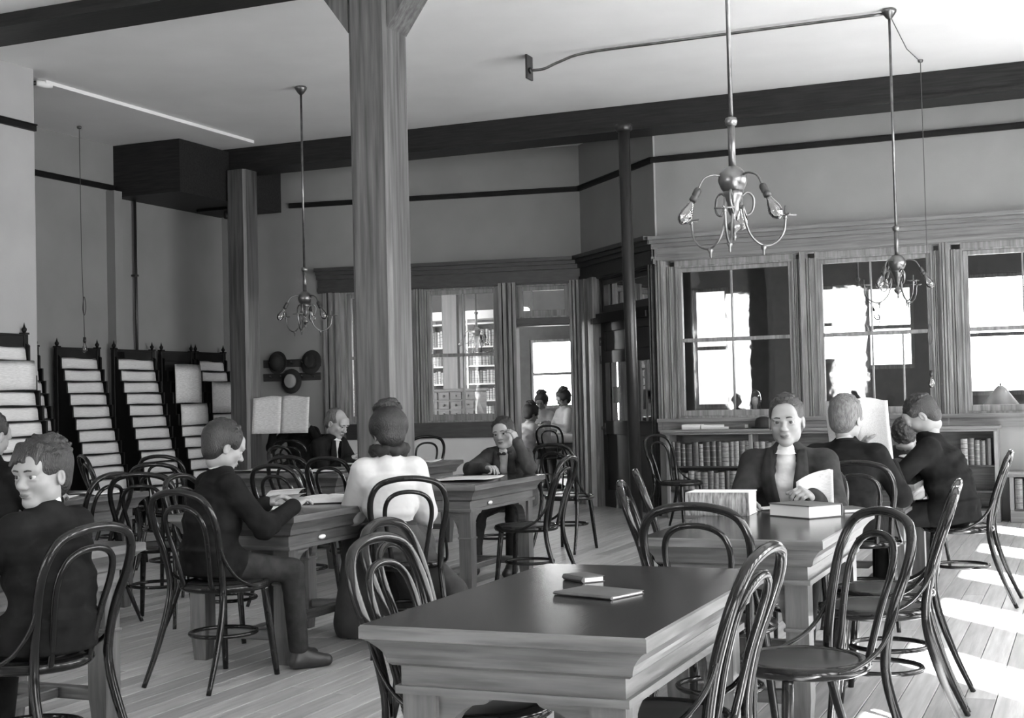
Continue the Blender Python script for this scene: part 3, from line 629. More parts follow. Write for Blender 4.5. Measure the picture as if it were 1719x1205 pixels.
m = MB(); m.box((-4.66, y-.09, ZC-.22), (-4.64, y+.05, ZC), bev=.003); m.lathe([(.0, 0), (.03, .0), (.026, .02), (.0, .022)], 10, M=Matrix.Translation((-4.64, y-.03, ZC-.14)) @ Matrix.Rotation(math.pi/2, 4, 'Y')); m.build('wall_plate', 'iron', t)
def pendant(name, label, pts, bulbz, anchor):
    t = thing(name, label, 'lamp', tuple(anchor))
    a = Vector(anchor); L = [Vector(p)-a for p in pts]
    m = MB(); m.lathe([(.0, -.03), (.02, -.028), (.028, -.008), (.022, 0)], 10); m.build('ceiling_rose', 'brass', t)
    m = MB(); m.tube(L, .004, 5); m.build('cord', 'cord', t)
    e = L[-1]
    m = MB(); m.lathe([(.0, .0), (.016, .0), (.018, -.04), (.014, -.06), (.0, -.06)][::-1], 10, c=e); m.build('socket', 'socket', t)
    m = MB(); m.lathe([(.0, -.17), (.015, -.165), (.028, -.14), (.028, -.12), (.016, -.085), (.012, -.058)], 12, c=e); m.build('bulb', 'bulb', t)
    # cord adjuster: little loop of doubled cord
    m = MB(); q = e+Vector((0, 0, .32)); m.tube(sm([q+Vector((0, 0, .12)), q+Vector((.02, 0, .07)), q+Vector((.022, 0, -.02)), q+Vector((0, 0, -.08)), q+Vector((-.018, 0, -.02)), q+Vector((-.012, 0, .06))], 4, True), .0045, 5, closed=True); m.build('adjuster', 'cord', t)
pr_ = GZ(1545, 100, ZC); q = GY(1563, 625, pr_.y)
pendant('pendant_bulb', 'bare bulb on a long cord hanging in front of the right windows', [(-1.44, 11.62, ZC-.05), (pr_.x-.02, pr_.y-.9, ZC-.10), (pr_.x, pr_.y, ZC-.02), (pr_.x, pr_.y, ZC-.06), (pr_.x+.002, pr_.y, 2.4), (q.x, q.y, q.z+.02)], 0, (pr_.x, pr_.y, ZC))
pl_ = GZ(133, 212, ZC-.05); q = GY(142, 566, pl_.y)
pendant('pendant_bulb', 'bare bulb on a cord hanging before the left wall above the racks', [(pl_.x, pl_.y, ZC-.06), (pl_.x+.005, pl_.y, 3.0), (q.x, q.y, q.z)], 0, (pl_.x, pl_.y, ZC-.05))
t = thing('ceiling_socket', 'small fitting with a white insulator on the ceiling at the upper left', 'fitting', (-9.10, 10.12, ZC-.04))
m = MB(); m.tube([(-.06, -.02, 0), (.0, 0, 0)], .022, 8); m.build('bracket', 'iron', t)
m = MB(); m.tube([(0, 0, 0), (.02, .10, 0), (.035, .17, 0)], [.03, .032, .022], 10); m.build('insulator', 'white', t)
t = thing('iron_pipe', 'dark iron standpipe rising from floor to beam beside the door', 'pipe', (-4.35, 13.46, 0))
pt = GY(1047, 226, 13.46)
m = MB(); m.tube([(0, 0, 0), (pt.x+4.35, 0, 4.12)], .062, 14); m.build('pipe', 'iron', t)
m = MB(); m.lathe([(.085, 0), (.085, .03), (.066, .05)], 16); m.build('flange', 'iron', t)
m = MB(); m.lathe([(.066, 4.05), (.09, 4.07), (.09, 4.125)], 16, c=(pt.x+4.35, 0, 0)); m.build('flange', 'iron', t)
t = thing('wall_pipe', 'thin dark pipe running down the wall behind the newspaper racks', 'pipe', (-10.5, 13.32, 0))
m = MB(); m.tube([(0, 0, 1.2), (0, 0, 3.80)], .018, 8); m.build('pipe', 'iron', t)
for z in (1.6, 2.9):
    m = MB(); m.box((-.05, -.03, z-.012), (.022, .03, z+.012), bev=.003); m.build('clip', 'iron', t)
t = thing('wall_fan_plate', 'small dark fitting hanging under the box beam at the far left', 'fitting', (-10.05, 14.55, 3.80))
m = MB(); m.box((-.3, -.22, -.03), (.3, .22, 0), bev=.008); m.build('plate', 'rack', t)
m = MB(); m.lathe([(.0, -.12), (.03, -.11), (.035, -.06), (.02, -.03)], 10); m.build('fitting', 'iron', t)

# ================================================================ BOOKCASES AND BOOKS UNDER THE RIGHT WINDOWS
def bookmesh(w, d, h, spine, seed):       # spine faces -y; rounded spine, boards, page block, raised bands
    m = MB(); r = random.Random(seed)
    sp = [(-w/2+w*k/6, -.012*math.sin(math.pi*k/6)) for k in range(7)]
    m.prism(sp+[(w/2, .008), (-w/2, .008)], 0, h, mi=0)
    m.box((-w/2, .008, 0), (-w/2+.003, d, h), 0); m.box((w/2-.003, .008, 0), (w/2, d, h), 0)
    m.box((-w/2+.003, .008, .004), (w/2-.003, d-.005, h-.004), 1)
    for q in (.18, .34, .62, .8):
        z = h*q; m.prism([(x, y-.002) for x, y in sp]+[(w/2, .0), (-w/2, .0)], z, z+.007, mi=2)
    return m.mesh('book', [spine, 'page', SPINES[(seed*7) % 5]])
def book_row(a, b, yf, z, hmax, names, seed, tight=1.0, mats=SPINES, group='books in the low bookcase', wr=(.044, .076), d=.18):
    r = random.Random(seed); x = a; k = 0
    while x < b-.03:
        w = r.uniform(*wr); h = hmax*r.uniform(.86, 1.0); o = bpy.data.objects.new('book', bookmesh(w, d, h, mats[r.randrange(5)], seed*50+k)); COL.objects.link(o)
        o.location = (x+w/2, yf, z); o['label'] = names(k); o['category'] = 'book'; o['group'] = group; x += w+r.uniform(.001, .006)*tight; k += 1
def bookcase(x0, x1, zt, shelves, divs, label):
    yf, yb = 14.12, 14.425; t = thing('bookcase', label, 'bookcase', ((x0+x1)/2, yb, 0)); o = Vector(((x0+x1)/2, yb, 0))
    def bx_(n, a, b, mt='trim_h', bev=.004):
        m = MB(); m.box(Vector(a)-o, Vector(b)-o, bev=bev); return m.build(n, mt, t)
    for x in [x0, x1-.04]+divs: bx_('upright', (x, yf, .12), (x+.04, yb-.02, zt-.03), 'trim')
    bx_('top_board', (x0-.05, yf-.05, zt-.03), (x1+.02, yb+.01, zt)); bx_('cornice', (x0-.02, yf-.03, zt-.055), (x1, yf+.01, zt-.03))
    bx_('plinth', (x0, yf+.01, 0), (x1, yb-.01, .12)); bx_('back_panel', (x0+.04, yb-.02, .12), (x1-.04, yb-.005, zt-.03), 'tside')
    for z in shelves: bx_('shelf', (x0+.04, yf+.005, z-.022), (x1-.04, yb-.02, z), 'darktrim')
    return yf
bx0, bx1 = GY(1119, 750, 14.15).x, GY(1676, 750, 14.15).x
ORDL = lambda k: '%d%s' % (k+1, {1: 'st', 2: 'nd', 3: 'rd'}.get((k+1) % 10 if (k+1) not in (11, 12, 13) else 0, 'th'))
yf = bookcase(bx0, bx1, .945, [.56, .31, .135], [GY(1258, 750, 14.15).x, GY(1440, 750, 14.15).x], 'long low oak bookcase under the right windows')
xd = GY(1258, 750, 14.15).x
book_row(bx0+.045, xd-.01, yf+.02, .56, .265, lambda k: '%s dark bound book from the left on the upper shelf beside the iron pipe' % ORDL(k), 1)
book_row(bx0+.045, xd-.01, yf+.02, .31, .20, lambda k: '%s dark bound book from the left on the second shelf beside the iron pipe' % ORDL(k), 2)
book_row(xd+.05, xd+.36, yf+.02, .56, .265, lambda k: '%s dark book right of the divider on the upper shelf' % ORDL(k), 3)
book_row(xd+.05, xd+.36, yf+.02, .31, .20, lambda k: '%s dark book right of the divider on the second shelf' % ORDL(k), 4)
x2 = GY(1640, 750, 14.15).x
book_row(x2-.15, bx1-.05, yf+.02, .56, .265, lambda k: '%s book from the left on the upper shelf behind the bowed man' % ORDL(k), 5)
bookcase(bx1+.09, bx1+1.5, .50, [.135], [bx1+.75], 'low bookcase at the right edge beyond the bowed man')
book_row(bx1+.14, bx1+.55, yf+.02, .135, .30, lambda k: '%s pale book from the left in the low bookcase at the right edge' % ORDL(k), 6, mats=SPINES[1:3]+SPINES[4:]+SPINES[2:4])
# ================================================================ THINGS ON THE TABLES
TZ = .7605
def tagged(o, label, cat, group=None):
    o['label'] = label; o['category'] = cat
    if group: o['group'] = group
    return o
def closed_book(x, y, z, w, d, h, rz, label, cover='cover', pages='page', name='book', over=.004, spine=None):
    t = thing(name, label, 'book', (x, y, z), rz); c = .005 if h > .03 else .0025
    m = MB(); m.box((-w/2+over, -d/2+over, c), (w/2-over, d/2-over, h-c)); m.build('page_block', pages, t)
    for zz in (0, h-c):
        m = MB(); m.box((-w/2, -d/2, zz), (w/2, d/2, zz+c), bev=.0012); m.build('cover', cover, t)
    m = MB(); sp = [(-w/2-.008*math.sin(math.pi*k/6), h*k/6) for k in range(7)]; m.prism(sp+[(-w/2+.004, h), (-w/2+.004, 0)], -d/2, d/2, axis='y'); m.build('spine', spine or cover, t)
    return t
def open_book(x, y, z, w, d, h, rz, label, tilt=0.0, cover='cover', name='open_book', curl=.5, pages='paper', cat='book'):
    t = thing(name, label, cat, (x, y, z), rz); t.rotation_euler = (tilt, 0, rz)
    m = MB(); m.box((-w-.006, -d/2-.006, 0), (w+.006, d/2+.006, .004), bev=.001); m.build('cover', cover, t)
    for s in (-1, 1):
        def fn(u, v):
            xx = w*u; zz = .0045+h*(math.sin(math.pi*min(1, u*1.15))**.5*curl*.6+(1-u)*.75)
            return (s*xx, -d/2+d*v, max(zz, .005))
        m = MB(); m.grid(fn, 12, 3, th=0); 
        pr = [(s*w*u/10, fn(u/10, 0)[2]) for u in range(11)]+[(s*w, .0042), (0, .0042)]
        m = MB(); m.prism(pr if s < 0 else pr[::-1], -d/2, d/2, axis='y'); m.build('pages', pages, t)
    return t
def sheet(x, y, z, w, d, rz, label, name='paper_sheet', mt='news', curl=.012, th=.0015, cat='paper'):
    r = random.Random(label); a, b, c_ = r.uniform(2, 5), r.uniform(2, 6), r.uniform(0, 6)
    m = MB(); m.grid(lambda u, v: (w*(u-.5), d*(v-.5), th+.0006+curl*(.5+.5*math.sin(u*a+c_))*abs(v-.5)**2*4+.3*curl*(1+math.sin(v*b+c_))), 9, 9, th=th)
    o = m.build(name, mt); o.location = (x, y, z); o.rotation_euler = (0, 0, rz); return tagged(o, label, cat)
p = GZ(981, 974, TZ); closed_book(p.x, p.y, TZ, .075, .115, .018, .9, 'small white-edged pocket book on the empty front table', cover='cover', pages='paper')
p = GZ(1006, 997, TZ); closed_book(p.x, p.y, TZ, .15, .205, .010, 1.25, 'thin dark magazine lying on the empty front table', pages='paper')
# book-strewn table
p = GZ(1212, 862, TZ); closed_book(p.x, p.y, TZ, .20, .295, .105, math.pi/2+.04, 'very thick book with marbled edge lying at the left of the books', pages='paper', cover='paper', spine='marble')
p = GZ(1352, 866, TZ); closed_book(p.x, p.y, TZ, .20, .26, .058, .95+math.pi, 'thick pale-paged book in front of the man looking at us', cover='cover', pages='paper')
p = GZ(1424, 858, TZ); closed_book(p.x, p.y, TZ, .12, .17, .018, .6, 'thin book near the right corner of the book-strewn table')
p = GZ(1265, 856, TZ); sheet(p.x, p.y+.02, TZ, .20, .12, .2, 'white slip of paper by the right hand of the man looking at us', mt='paper')
# reading boy / woman
p = GZ(470, 858, TZ)
sheet(p.x-.02, p.y+.04, TZ, .16, .20, .5, 'loose white sheet under the open pamphlet of the reading boy', mt='paper')
p = GZ(556, 843, TZ); t = open_book(p.x-.05, p.y+.06, TZ+.002, .20, .34, .03, .55, 'large open atlas on the table left of the woman in white', tilt=.0)
# resting boy's newspaper
sheet(-4.06, 8.72, TZ, .42, .52, .15, 'open newspaper spread on the table of the boy propping his head', name='newspaper', curl=.012, cat='newspaper')
sheet(-4.25, 8.30, TZ, .22, .16, -.2, 'white sheet at the near left corner of the propping boy\'s table', mt='paper')
# left tables
p = GZ(12, 925, TZ); open_book(-3.86, 3.83, TZ, .13, .20, .015, .3, 'open pamphlet in front of the blurred boy', pages='paper')
p = GZ(60, 832, TZ); sheet(-6.15, 6.75, TZ, .45, .36, .2, 'white newspaper sheet on the table behind the blurred boy', name='newspaper', cat='newspaper')
sheet(-6.05, 7.25, TZ, .30, .24, -.3, 'pale folded sheet at the far end of the table behind the blurred boy')
sheet(-6.4, 9.8, TZ, .5, .36, .1, 'wide white sheet at the left end of the table with white sheets', name='newspaper', cat='newspaper')
sheet(-5.85, 9.72, TZ, .32, .3, -.1, 'white sheet at the right end of the table with white sheets')
sheet(-5.68, 11.2, TZ, .3, .4, .1, 'white sheet on the far table behind the pillar')
sheet(-6.05, 10.7, TZ, .28, .2, .5, 'small white sheet before the balding man in black', mt='paper')
sheet(-1.35, 8.75, TZ, .36, .42, .1, 'newspaper lying flat on the table of the bowed man', name='newspaper', cat='newspaper')
# things on top of the long bookcase
zt = .946
for x, w, h, lab in ((1163, .20, .05, 'white book stack at the left end of the bookcase top'), (1203, .30, .045, 'pile of white papers in the middle of the bookcase top'), (1236, .22, .05, 'grey and white booklets right of the white papers on the bookcase top')):
    p = GY(x, 712, 14.26); closed_book(p.x, 14.27, zt, .17, w, h, math.pi/2, lab, cover='paper' if x < 1220 else 'tside', pages='paper', name='booklet_pile')
def hat(x, y, z, label, mt, kind='bowler', M=None):
    t = thing('hat', label, 'hat', (x, y, z))
    if M is not None: t.rotation_euler = M
    if kind == 'bowler': cr = [(.098, .006), (.099, .04), (.094, .075), (.075, .105), (.04, .12), (0, .124)]; bm = [(.0, .0), (.13, .004), (.142, .014), (.139, .018), (.12, .010), (.09, .008)]
    else: cr = [(.085, .006), (.086, .05), (.083, .075), (.07, .082), (0, .084)]; bm = [(.0, .0), (.15, .001), (.153, .005), (.15, .009), (.085, .009)]
    m = MB(); m.lathe(cr, 24, sx=.9, sy=1.08); m.build('crown', mt, t)
    m = MB(); m.lathe(bm, 28, sx=.92, sy=1.06); m.build('brim', mt if kind == 'bowler' else 'black', t)
    m = MB(); m.lathe([(.0995, .007), (.1005, .012), (.1005, .034), (.0995, .037)] if kind == 'bowler' else [(.0865, .009), (.0875, .012), (.0875, .035), (.0865, .037)], 24, sx=.9, sy=1.08); m.build('band', 'black', t)
p = GY(1281, 712, 14.25); hat(p.x, 14.26, zt, 'black bowler hat on the bookcase behind the man looking at us', 'black')
# hat pegs on the back wall
W = LW
for nm, py in (('upper', 611), ('lower', 634)):
    a0, z = W.px(449, py); a1, _ = W.px(543, py); a0 -= .05
    t = thing('peg_rail', '%s dark peg rail for hats on the back wall' % nm, 'peg rail', tuple(W.at((a0+a1)/2, 0, z)), math.atan2(W.t.y, W.t.x))
    h = (a1-a0)/2
    m = MB(); m.box((-h, -.022, -.05), (h-.03, -.001, .05), bev=.004); m.build('board', 'darktrim', t)
    for k in range(5):
        x = -h+.12+k*(2*h-.24)/4; m = MB(); m.tube([(x, -.02, 0), (x, -.07, .008), (x, -.085, .02)], [.008, .007, .011], 8); m.build('peg', 'brass', t)
for px_, py_, lab, mt, kd, rx in ((466, 609, 'large black hat hanging at the left on the peg rails', 'black', 'bowler', 1.45), (522, 608, 'dark round hat hanging with its hollow crown to the right', 'black', 'boater', 1.35), (489, 640, 'pale-crowned hat hanging lowest on the peg rails', 'straw', 'boater', 1.5)):
    a, z = W.px(px_, py_, .06); q = W.at(a, .05, z); hat(q.x, q.y, q.z, lab, mt, kd, (rx, 0, math.atan2(W.t.y, W.t.x)))

# ================================================================ ROOM BEHIND THE DOORWAY
def far_shelves():
    Y = 20.6; p0, p1 = GY(690, 600, Y), GY(842, 600, Y); x0, x1 = p0.x, p1.x
    t = thing('tall_bookshelf', 'tall white-edged bookshelf behind the glass of the back wall', 'bookshelf', ((x0+x1)/2, Y, 0)); o = Vector(((x0+x1)/2, Y, 0))
    zs = [.42, .80, 1.2, 1.60, 1.98, 2.36]
    zs = [GY(770, y, Y).z for y in (702, 672, 644, 614, 582, 543)]
    def bx_(n, a, b, mt): m = MB(); m.box(Vector(a)-o, Vector(b)-o, bev=.003); m.build(n, mt, t)
    dv = [x0, x0+(x1-x0)*.18, x0+(x1-x0)*.62, x1-.03]
    for x in dv: bx_('upright', (x, Y, 0), (x+.03, Y+.3, zs[-1]+.06), 'white')
    for z in zs: bx_('shelf', (x0+.03, Y+.005, z-.025), (x1-.03, Y+.28, z), 'white')
    bx_('cornice', (x0-.05, Y-.05, zs[-1]+.06), (x1+.05, Y+.32, zs[-1]+.2), 'white')
    bx_('back_panel', (x0+.03, Y+.28, .05), (x1-.03, Y+.3, zs[-1]), 'brickdark')
    nm = ['lowest', 'second lowest', 'third lowest', 'second highest', 'highest']
    for i in range(5):
        for j in range(3):
            book_row(dv[j]+.035, dv[j+1]-.01, Y+.03, zs[i]+.001, (zs[i+1]-zs[i])*.72, lambda k, i=i, j=j: '%s small book on the %s shelf behind the back wall glass, %s bay' % (ORDL(k), nm[i], ('left', 'middle', 'right')[j]), 100+i*3+j, mats=PALE, group='books behind the glass', wr=(.04, .07))
far_shelves()
def cabinet():
    Y = 18.6; p0, p1 = GY(716, 704, Y), GY(796, 656, Y); w = p1.x-p0.x; t = thing('card_catalogue', 'wooden card catalogue cabinet with small drawers behind the back wall glass', 'cabinet', (p0.x, Y, 0)); z0, z1 = p0.z, p1.z
    m = MB(); m.box((0, .02, z0), (w, .45, z1), bev=.006); m.box((-.03, -.0, z1), (w+.03, .47, z1+.04), bev=.006); m.build('body', 'tside', t)
    for i in range(3):
        for j in range(4):
            a, b = w*(j+.06)/4, w*(j+.94)/4; c, d = z0+(z1-z0)*(i+.08)/3, z0+(z1-z0)*(i+.92)/3
            m = MB(); m.box((a, 0, c), (b, .02, d), bev=.006); k = m.build('drawer', 'tside', t)
            m = MB(); m.lathe([(.012, 0), (.02, .012), (.0, .02)], 8, M=Matrix.Translation(((a+b)/2, 0, (c+d)/2)) @ Matrix.Rotation(math.pi/2, 4, 'X')); m.build('knob', 'brass', k)
    for x in (.03, w-.09):
        for y in (.05, .38):
            m = MB(); m.box((x, y, 0), (x+.06, y+.06, z0), bev=.006); m.build('leg', 'tside', t)
cabinet()
pc = GY(758, 600, 19.6); column('column_3', pc.x-.17, pc.x+.13, 19.6, 19.9, ZC, False)
o = copy_tree(ch0); q = GY(800, 563, 19.0); o.location = (q.x, 19.0, ZC); o['label'] = 'chandelier seen through the glass before the far bookshelf'
m = MB()
o2 = copy_tree(ch0); q = GY(1442, 535, 16.6); o2.location = (q.x, 16.6, ZC); o2['label'] = 'chandelier behind the glass of the middle right window'
q = GY(915, 722, 18.9); tt = table(q.x-.75, q.x+.75, 18.55, 19.35, 'white-covered table inside the doorway where the women work', along='x'); 
m = MB(); m.grid(lambda u, v: (1.6*(u-.5), .86*(v-.5), .004+(-.10 if abs(v-.5) > .49 else 0)), 6, 40, th=.003)
o = tagged(m.build('tablecloth', 'paper'), 'white cloth over the table inside the doorway', 'tablecloth'); o.location = (q.x, 18.95, .762)
for k, (dx, dy) in enumerate(((-.3, .05), (.1, .1), (.25, -.15))): sheet(q.x+dx, 18.95+dy, .772, .22, .16, .4*k, ('pale paper at the left on the table inside the doorway', 'pale paper in the middle of the table inside the doorway', 'pale paper at the right on the table inside the doorway')[k], mt='news')
chair(q.x+.35, 18.15, 0, 1, 'dark chair under the white-covered table inside the doorway')
# ---- right hand room: desk lamp, glass dome clock
p = GY(1680, 690, 15.5)
t = thing('desk_table', 'dark desk behind the glass of the rightmost window', 'table', (p.x, 15.7, 0)); zz = p.z
m = MB(); m.box((-.9, -.4, zz-.04), (.9, .4, zz), bev=.008); m.build('desk_top', 'tside', t)
for sx_ in (-1, 1):
    for sy_ in (-1, 1): m = MB(); m.box((sx_*.82-.04, sy_*.33-.04, 0), (sx_*.82+.04, sy_*.33+.04, zz-.04), bev=.005); m.build('leg', 'tside', t)
t = thing('desk_lamp', 'lamp with white cone shade behind the rightmost window', 'lamp', (p.x, 15.6, zz))
m = MB(); m.lathe([(.08, 0), (.07, .02), (.015, .03), (.012, .12)], 14); m.build('base', 'brass', t)
m = MB(); m.lathe([(.20, .05), (.06, .24), (.03, .27), (.026, .27), (.055, .235), (.19, .05)], 24); m.build('shade', 'white', t)
m = MB(); m.tube([(0, 0, .12), (0, 0, .30)], .01, 8); m.build('stem', 'brass', t)
p = GY(1263, 698, 14.58)
t = thing('glass_dome', 'small clock under a glass dome on the inner sill of the left big window', 'clock', (p.x, 14.72, 1.061)); 
m = MB(); m.lathe([(.085, 0), (.085, .03), (.075, .04), (0, .04)], 16); m.build('base', 'darktrim', t)
m = MB(); m.lathe([(.07, .04), (.07, .20), (.055, .26), (.025, .29), (0, .295)], 16); m.build('dome', 'bulb', t)
m = MB(); m.lathe([(.04, .04), (.02, .06), (.02, .12), (.035, .14), (.035, .2), (0, .22)], 12); m.build('clock', 'white', t)
m = MB(); m.box((p.x-.3, 14.6, 1.02), (p.x+.3, 14.85, 1.06)); S('trim_sill', m, 'trim_h')
# ================================================================ PEOPLE: bodies grown from distance fields
class Field:
    def __init__(s, lo, hi, h):
        s.h = h; s.lo = np.array(lo, float); n = np.ceil((np.array(hi, float)-s.lo)/h).astype(int)+1; s.D = np.full(n, 1.0, np.float32); s.n = n
    def sub(s, lo, hi):
        a = np.clip(np.floor((np.array(lo)-s.lo)/s.h).astype(int), 0, s.n); b = np.clip(np.ceil((np.array(hi)-s.lo)/s.h).astype(int)+1, 0, s.n)
        if (b <= a).any(): return None
        g = [s.lo[i]+s.h*np.arange(a[i], b[i], dtype=np.float32) for i in range(3)]
        return tuple(slice(a[i], b[i]) for i in range(3)), g[0][:, None, None].astype(np.float32), g[1][None, :, None].astype(np.float32), g[2][None, None, :].astype(np.float32)
    def comb(s, sl, d, k, op):
        D = s.D[sl]
        if op == 'u': hh = np.clip(.5+.5*(D-d)/k, 0, 1); s.D[sl] = D*(1-hh)+d*hh-k*hh*(1-hh)
        else: hh = np.clip(.5-.5*(D+d)/k, 0, 1); s.D[sl] = D*(1-hh)-d*hh+k*hh*(1-hh)
    def cone(s, a, b, ra, rb, k=.02, op='u', sq=None):
        a = np.array(a, float); b = np.array(b, float); R = max(ra, rb)+k+3*s.h
        q = s.sub(np.minimum(a, b)-R, np.maximum(a, b)+R)
        if q is None: return
        sl, X, Y, Z = q; d = b-a; L = max(d@d, 1e-9)
        t = np.clip(((X-a[0])*d[0]+(Y-a[1])*d[1]+(Z-a[2])*d[2])/L, 0, 1)
        dist = np.sqrt((X-a[0]-t*d[0])**2+(Y-a[1]-t*d[1])**2+(Z-a[2]-t*d[2])**2)-(ra+(rb-ra)*t)
        s.comb(sl, dist, k, op)
    def ell(s, c, r, k=.02, op='u', R=None):
        c = np.array(c, float); r = np.array(r, float); e = r.max()+k+3*s.h
        q = s.sub(c-e, c+e)
        if q is None: return
        sl, X, Y, Z = q; x, y, z = X-c[0], Y-c[1], Z-c[2]
        if R is not None: x, y, z = R[0, 0]*x+R[1, 0]*y+R[2, 0]*z, R[0, 1]*x+R[1, 1]*y+R[2, 1]*z, R[0, 2]*x+R[1, 2]*y+R[2, 2]*z
        k0 = np.sqrt((x/r[0])**2+(y/r[1])**2+(z/r[2])**2); k1 = np.sqrt((x/r[0]**2)**2+(y/r[1]**2)**2+(z/r[2]**2)**2)+1e-6
        s.comb(sl, k0*(k0-1)/k1, k, op)
    def econe(s, a, b, r0, r1, rt, fw, k=.03, op='u', rc=.05):
        a = np.array(a, float); b = np.array(b, float); R = max(max(r0), max(r1))+k+3*s.h+rc
        q = s.sub(np.minimum(a, b)-R, np.maximum(a, b)+R)
        if q is None: return
        sl, X, Y, Z = q; d = b-a; L = np.linalg.norm(d); d = d/L; x, y, z = X-a[0], Y-a[1], Z-a[2]
        w = x*d[0]+y*d[1]+z*d[2]; t = np.clip(w/L, 0, 1); ex = np.abs(w-t*L)
        u = x*rt[0]+y*rt[1]+z*rt[2]-t*L*(d@rt); v = x*fw[0]+y*fw[1]+z*fw[2]-t*L*(d@fw)
        rx = r0[0]+(r1[0]-r0[0])*t; ry = r0[1]+(r1[1]-r0[1])*t
        q = np.sqrt((u/rx)**2+(v/ry)**2+(ex/rc)**2); s.comb(sl, (q-1)*np.minimum(rx, ry)*np.where(ex > 0, .7, 1.0), k, op)
    def mesh(s):
        D = s.D; neg = D < 0; n = np.array(D.shape)-1
        cnt = np.zeros(n, np.int8)
        for dx in (0, 1):
            for dy in (0, 1):
                for dz in (0, 1): cnt += neg[dx:dx+n[0], dy:dy+n[1], dz:dz+n[2]]
        idx = np.argwhere((cnt > 0) & (cnt < 8)); vid = np.full(n, -1, np.int32); vid[tuple(idx.T)] = np.arange(len(idx))
        acc = np.zeros((len(idx), 3)); num = np.zeros(len(idx)); C = [(i, j, k) for i in (0, 1) for j in (0, 1) for k in (0, 1)]
        val = {c: D[idx[:, 0]+c[0], idx[:, 1]+c[1], idx[:, 2]+c[2]].astype(float) for c in C}
        for c in C:
            for ax in range(3):
                if c[ax] == 0:
                    e = list(c); e[ax] = 1; e = tuple(e); v0, v1 = val[c], val[e]; mk = (v0 < 0) != (v1 < 0)
                    t = np.where(mk, v0/np.where(mk, v0-v1, 1), 0); p = np.array(c, float)[None, :].repeat(len(idx), 0); p[:, ax] = t
                    acc += p*mk[:, None]; num += mk
        V = s.lo+s.h*(idx+acc/np.maximum(num, 1)[:, None]); F = []
        for ax in range(3):
            o1, o2 = [(1, 2), (2, 0), (0, 1)][ax]
            A = neg.take(range(0, n[ax]), ax); B = neg.take(range(1, n[ax]+1), ax); ch = np.argwhere(A != B)
            ch = ch[(ch[:, o1] > 0) & (ch[:, o2] > 0) & (ch[:, o1] < n[o1]) & (ch[:, o2] < n[o2])]
            sg = A[tuple(ch.T)]; q = []
            for da, db in ((-1, -1), (0, -1), (0, 0), (-1, 0)):
                c = ch.copy(); c[:, o1] += da; c[:, o2] += db; q.append(vid[tuple(c.T)])
            q = np.stack(q, 1); q[~sg] = q[~sg][:, ::-1]; F.append(q)
        F = np.concatenate(F); F = F[(F >= 0).all(1)]
        return V, F
def npmesh(name, parts, mats):      # parts: list of (V, F, material index)
    me = bpy.data.meshes.new(name); V = np.concatenate([p[0] for p in parts]); off = 0; Fs = []; Ms = []
    for v, f, mi in parts: Fs.append(f+off); Ms.append(np.full(len(f), mi, np.int32)); off += len(v)
    F = np.concatenate(Fs); Mi = np.concatenate(Ms)
    me.vertices.add(len(V)); me.vertices.foreach_set('co', V.astype(np.float32).ravel()); me.loops.add(F.size); me.loops.foreach_set('vertex_index', F.ravel().astype(np.int32))
    me.polygons.add(len(F)); me.polygons.foreach_set('loop_start', np.arange(0, F.size, 4, dtype=np.int32))
    for m in mats: me.materials.append(MT[m] if isinstance(m, str) else m)
    me.polygons.foreach_set('material_index', Mi); me.polygons.foreach_set('use_smooth', np.ones(len(F), bool)); me.update(calc_edges=True); return me
def npobj(name, parts, mats, parent=None):
    o = bpy.data.objects.new(name, npmesh(name, parts, mats)); COL.objects.link(o)
    if parent is not None: o.parent = parent
    return o
# ---- heads (face along +y, z up, origin between the ears)
_heads = {}
def head_mesh(kind):
    if kind in _heads: return _heads[kind]
    boy = kind == 'boy'; wom = kind == 'woman'
    f = Field((-.11, -.14, -.24), (.11, .15, .16), .0034)
    f.ell((0, -.018, .038), (.076, .098, .090), .02); f.ell((0, .022, -.028), (.061 if not wom else .058, .073, .086), .03)
    f.ell((0, .066, -.098), (.030 if not wom else .024, .026, .022), .03)
    for s in (-1, 1):
        f.ell((s*.042, .015, -.062), (.018, .032, .028), .03); f.ell((s*.038, .062, -.022), (.022, .022, .022), .025)
        f.ell((s*.078, -.008, -.008), (.009, .019, .031), .008); f.ell((s*.082, -.001, -.006), (.004, .009, .018), .006, op='s')
        f.ell((s*.032, .103, .006), (.019, .017, .011), .014, op='s'); f.ell((s*.032, .084, -.006), (.016, .010, .005), .008)
        f.ell((s*.030, .086, .026), (.025, .012, .008), .014); f.ell((s*.032, .086, .0155), (.0165, .0105, .0042), .006)
        f.ell((s*.012, .103, -.034), (.009, .011, .008), .008)
    f.ell((0, .073, .05), (.052, .025, .04), .03)
    f.cone((0, .090, .012), (0, .113, -.026), .0075, .0115, .014); f.ell((0, .112, -.029), (.0115, .011, .010), .01)
    f.ell((0, .090, -.057), (.022, .014, .008), .010); f.ell((0, .088, -.069), (.020, .013, .008), .008); f.cone((-.024, .1, -.063), (.024, .1, -.063), .0016, .0016, .004, op='s')
    f.cone((0, -.020, -.05), (0, -.022, -.085), .046 if not wom else .040, .044 if not wom else .038, .03)
    V, F = f.mesh(); _heads[kind] = (V, F); return V, F
_hair = {}
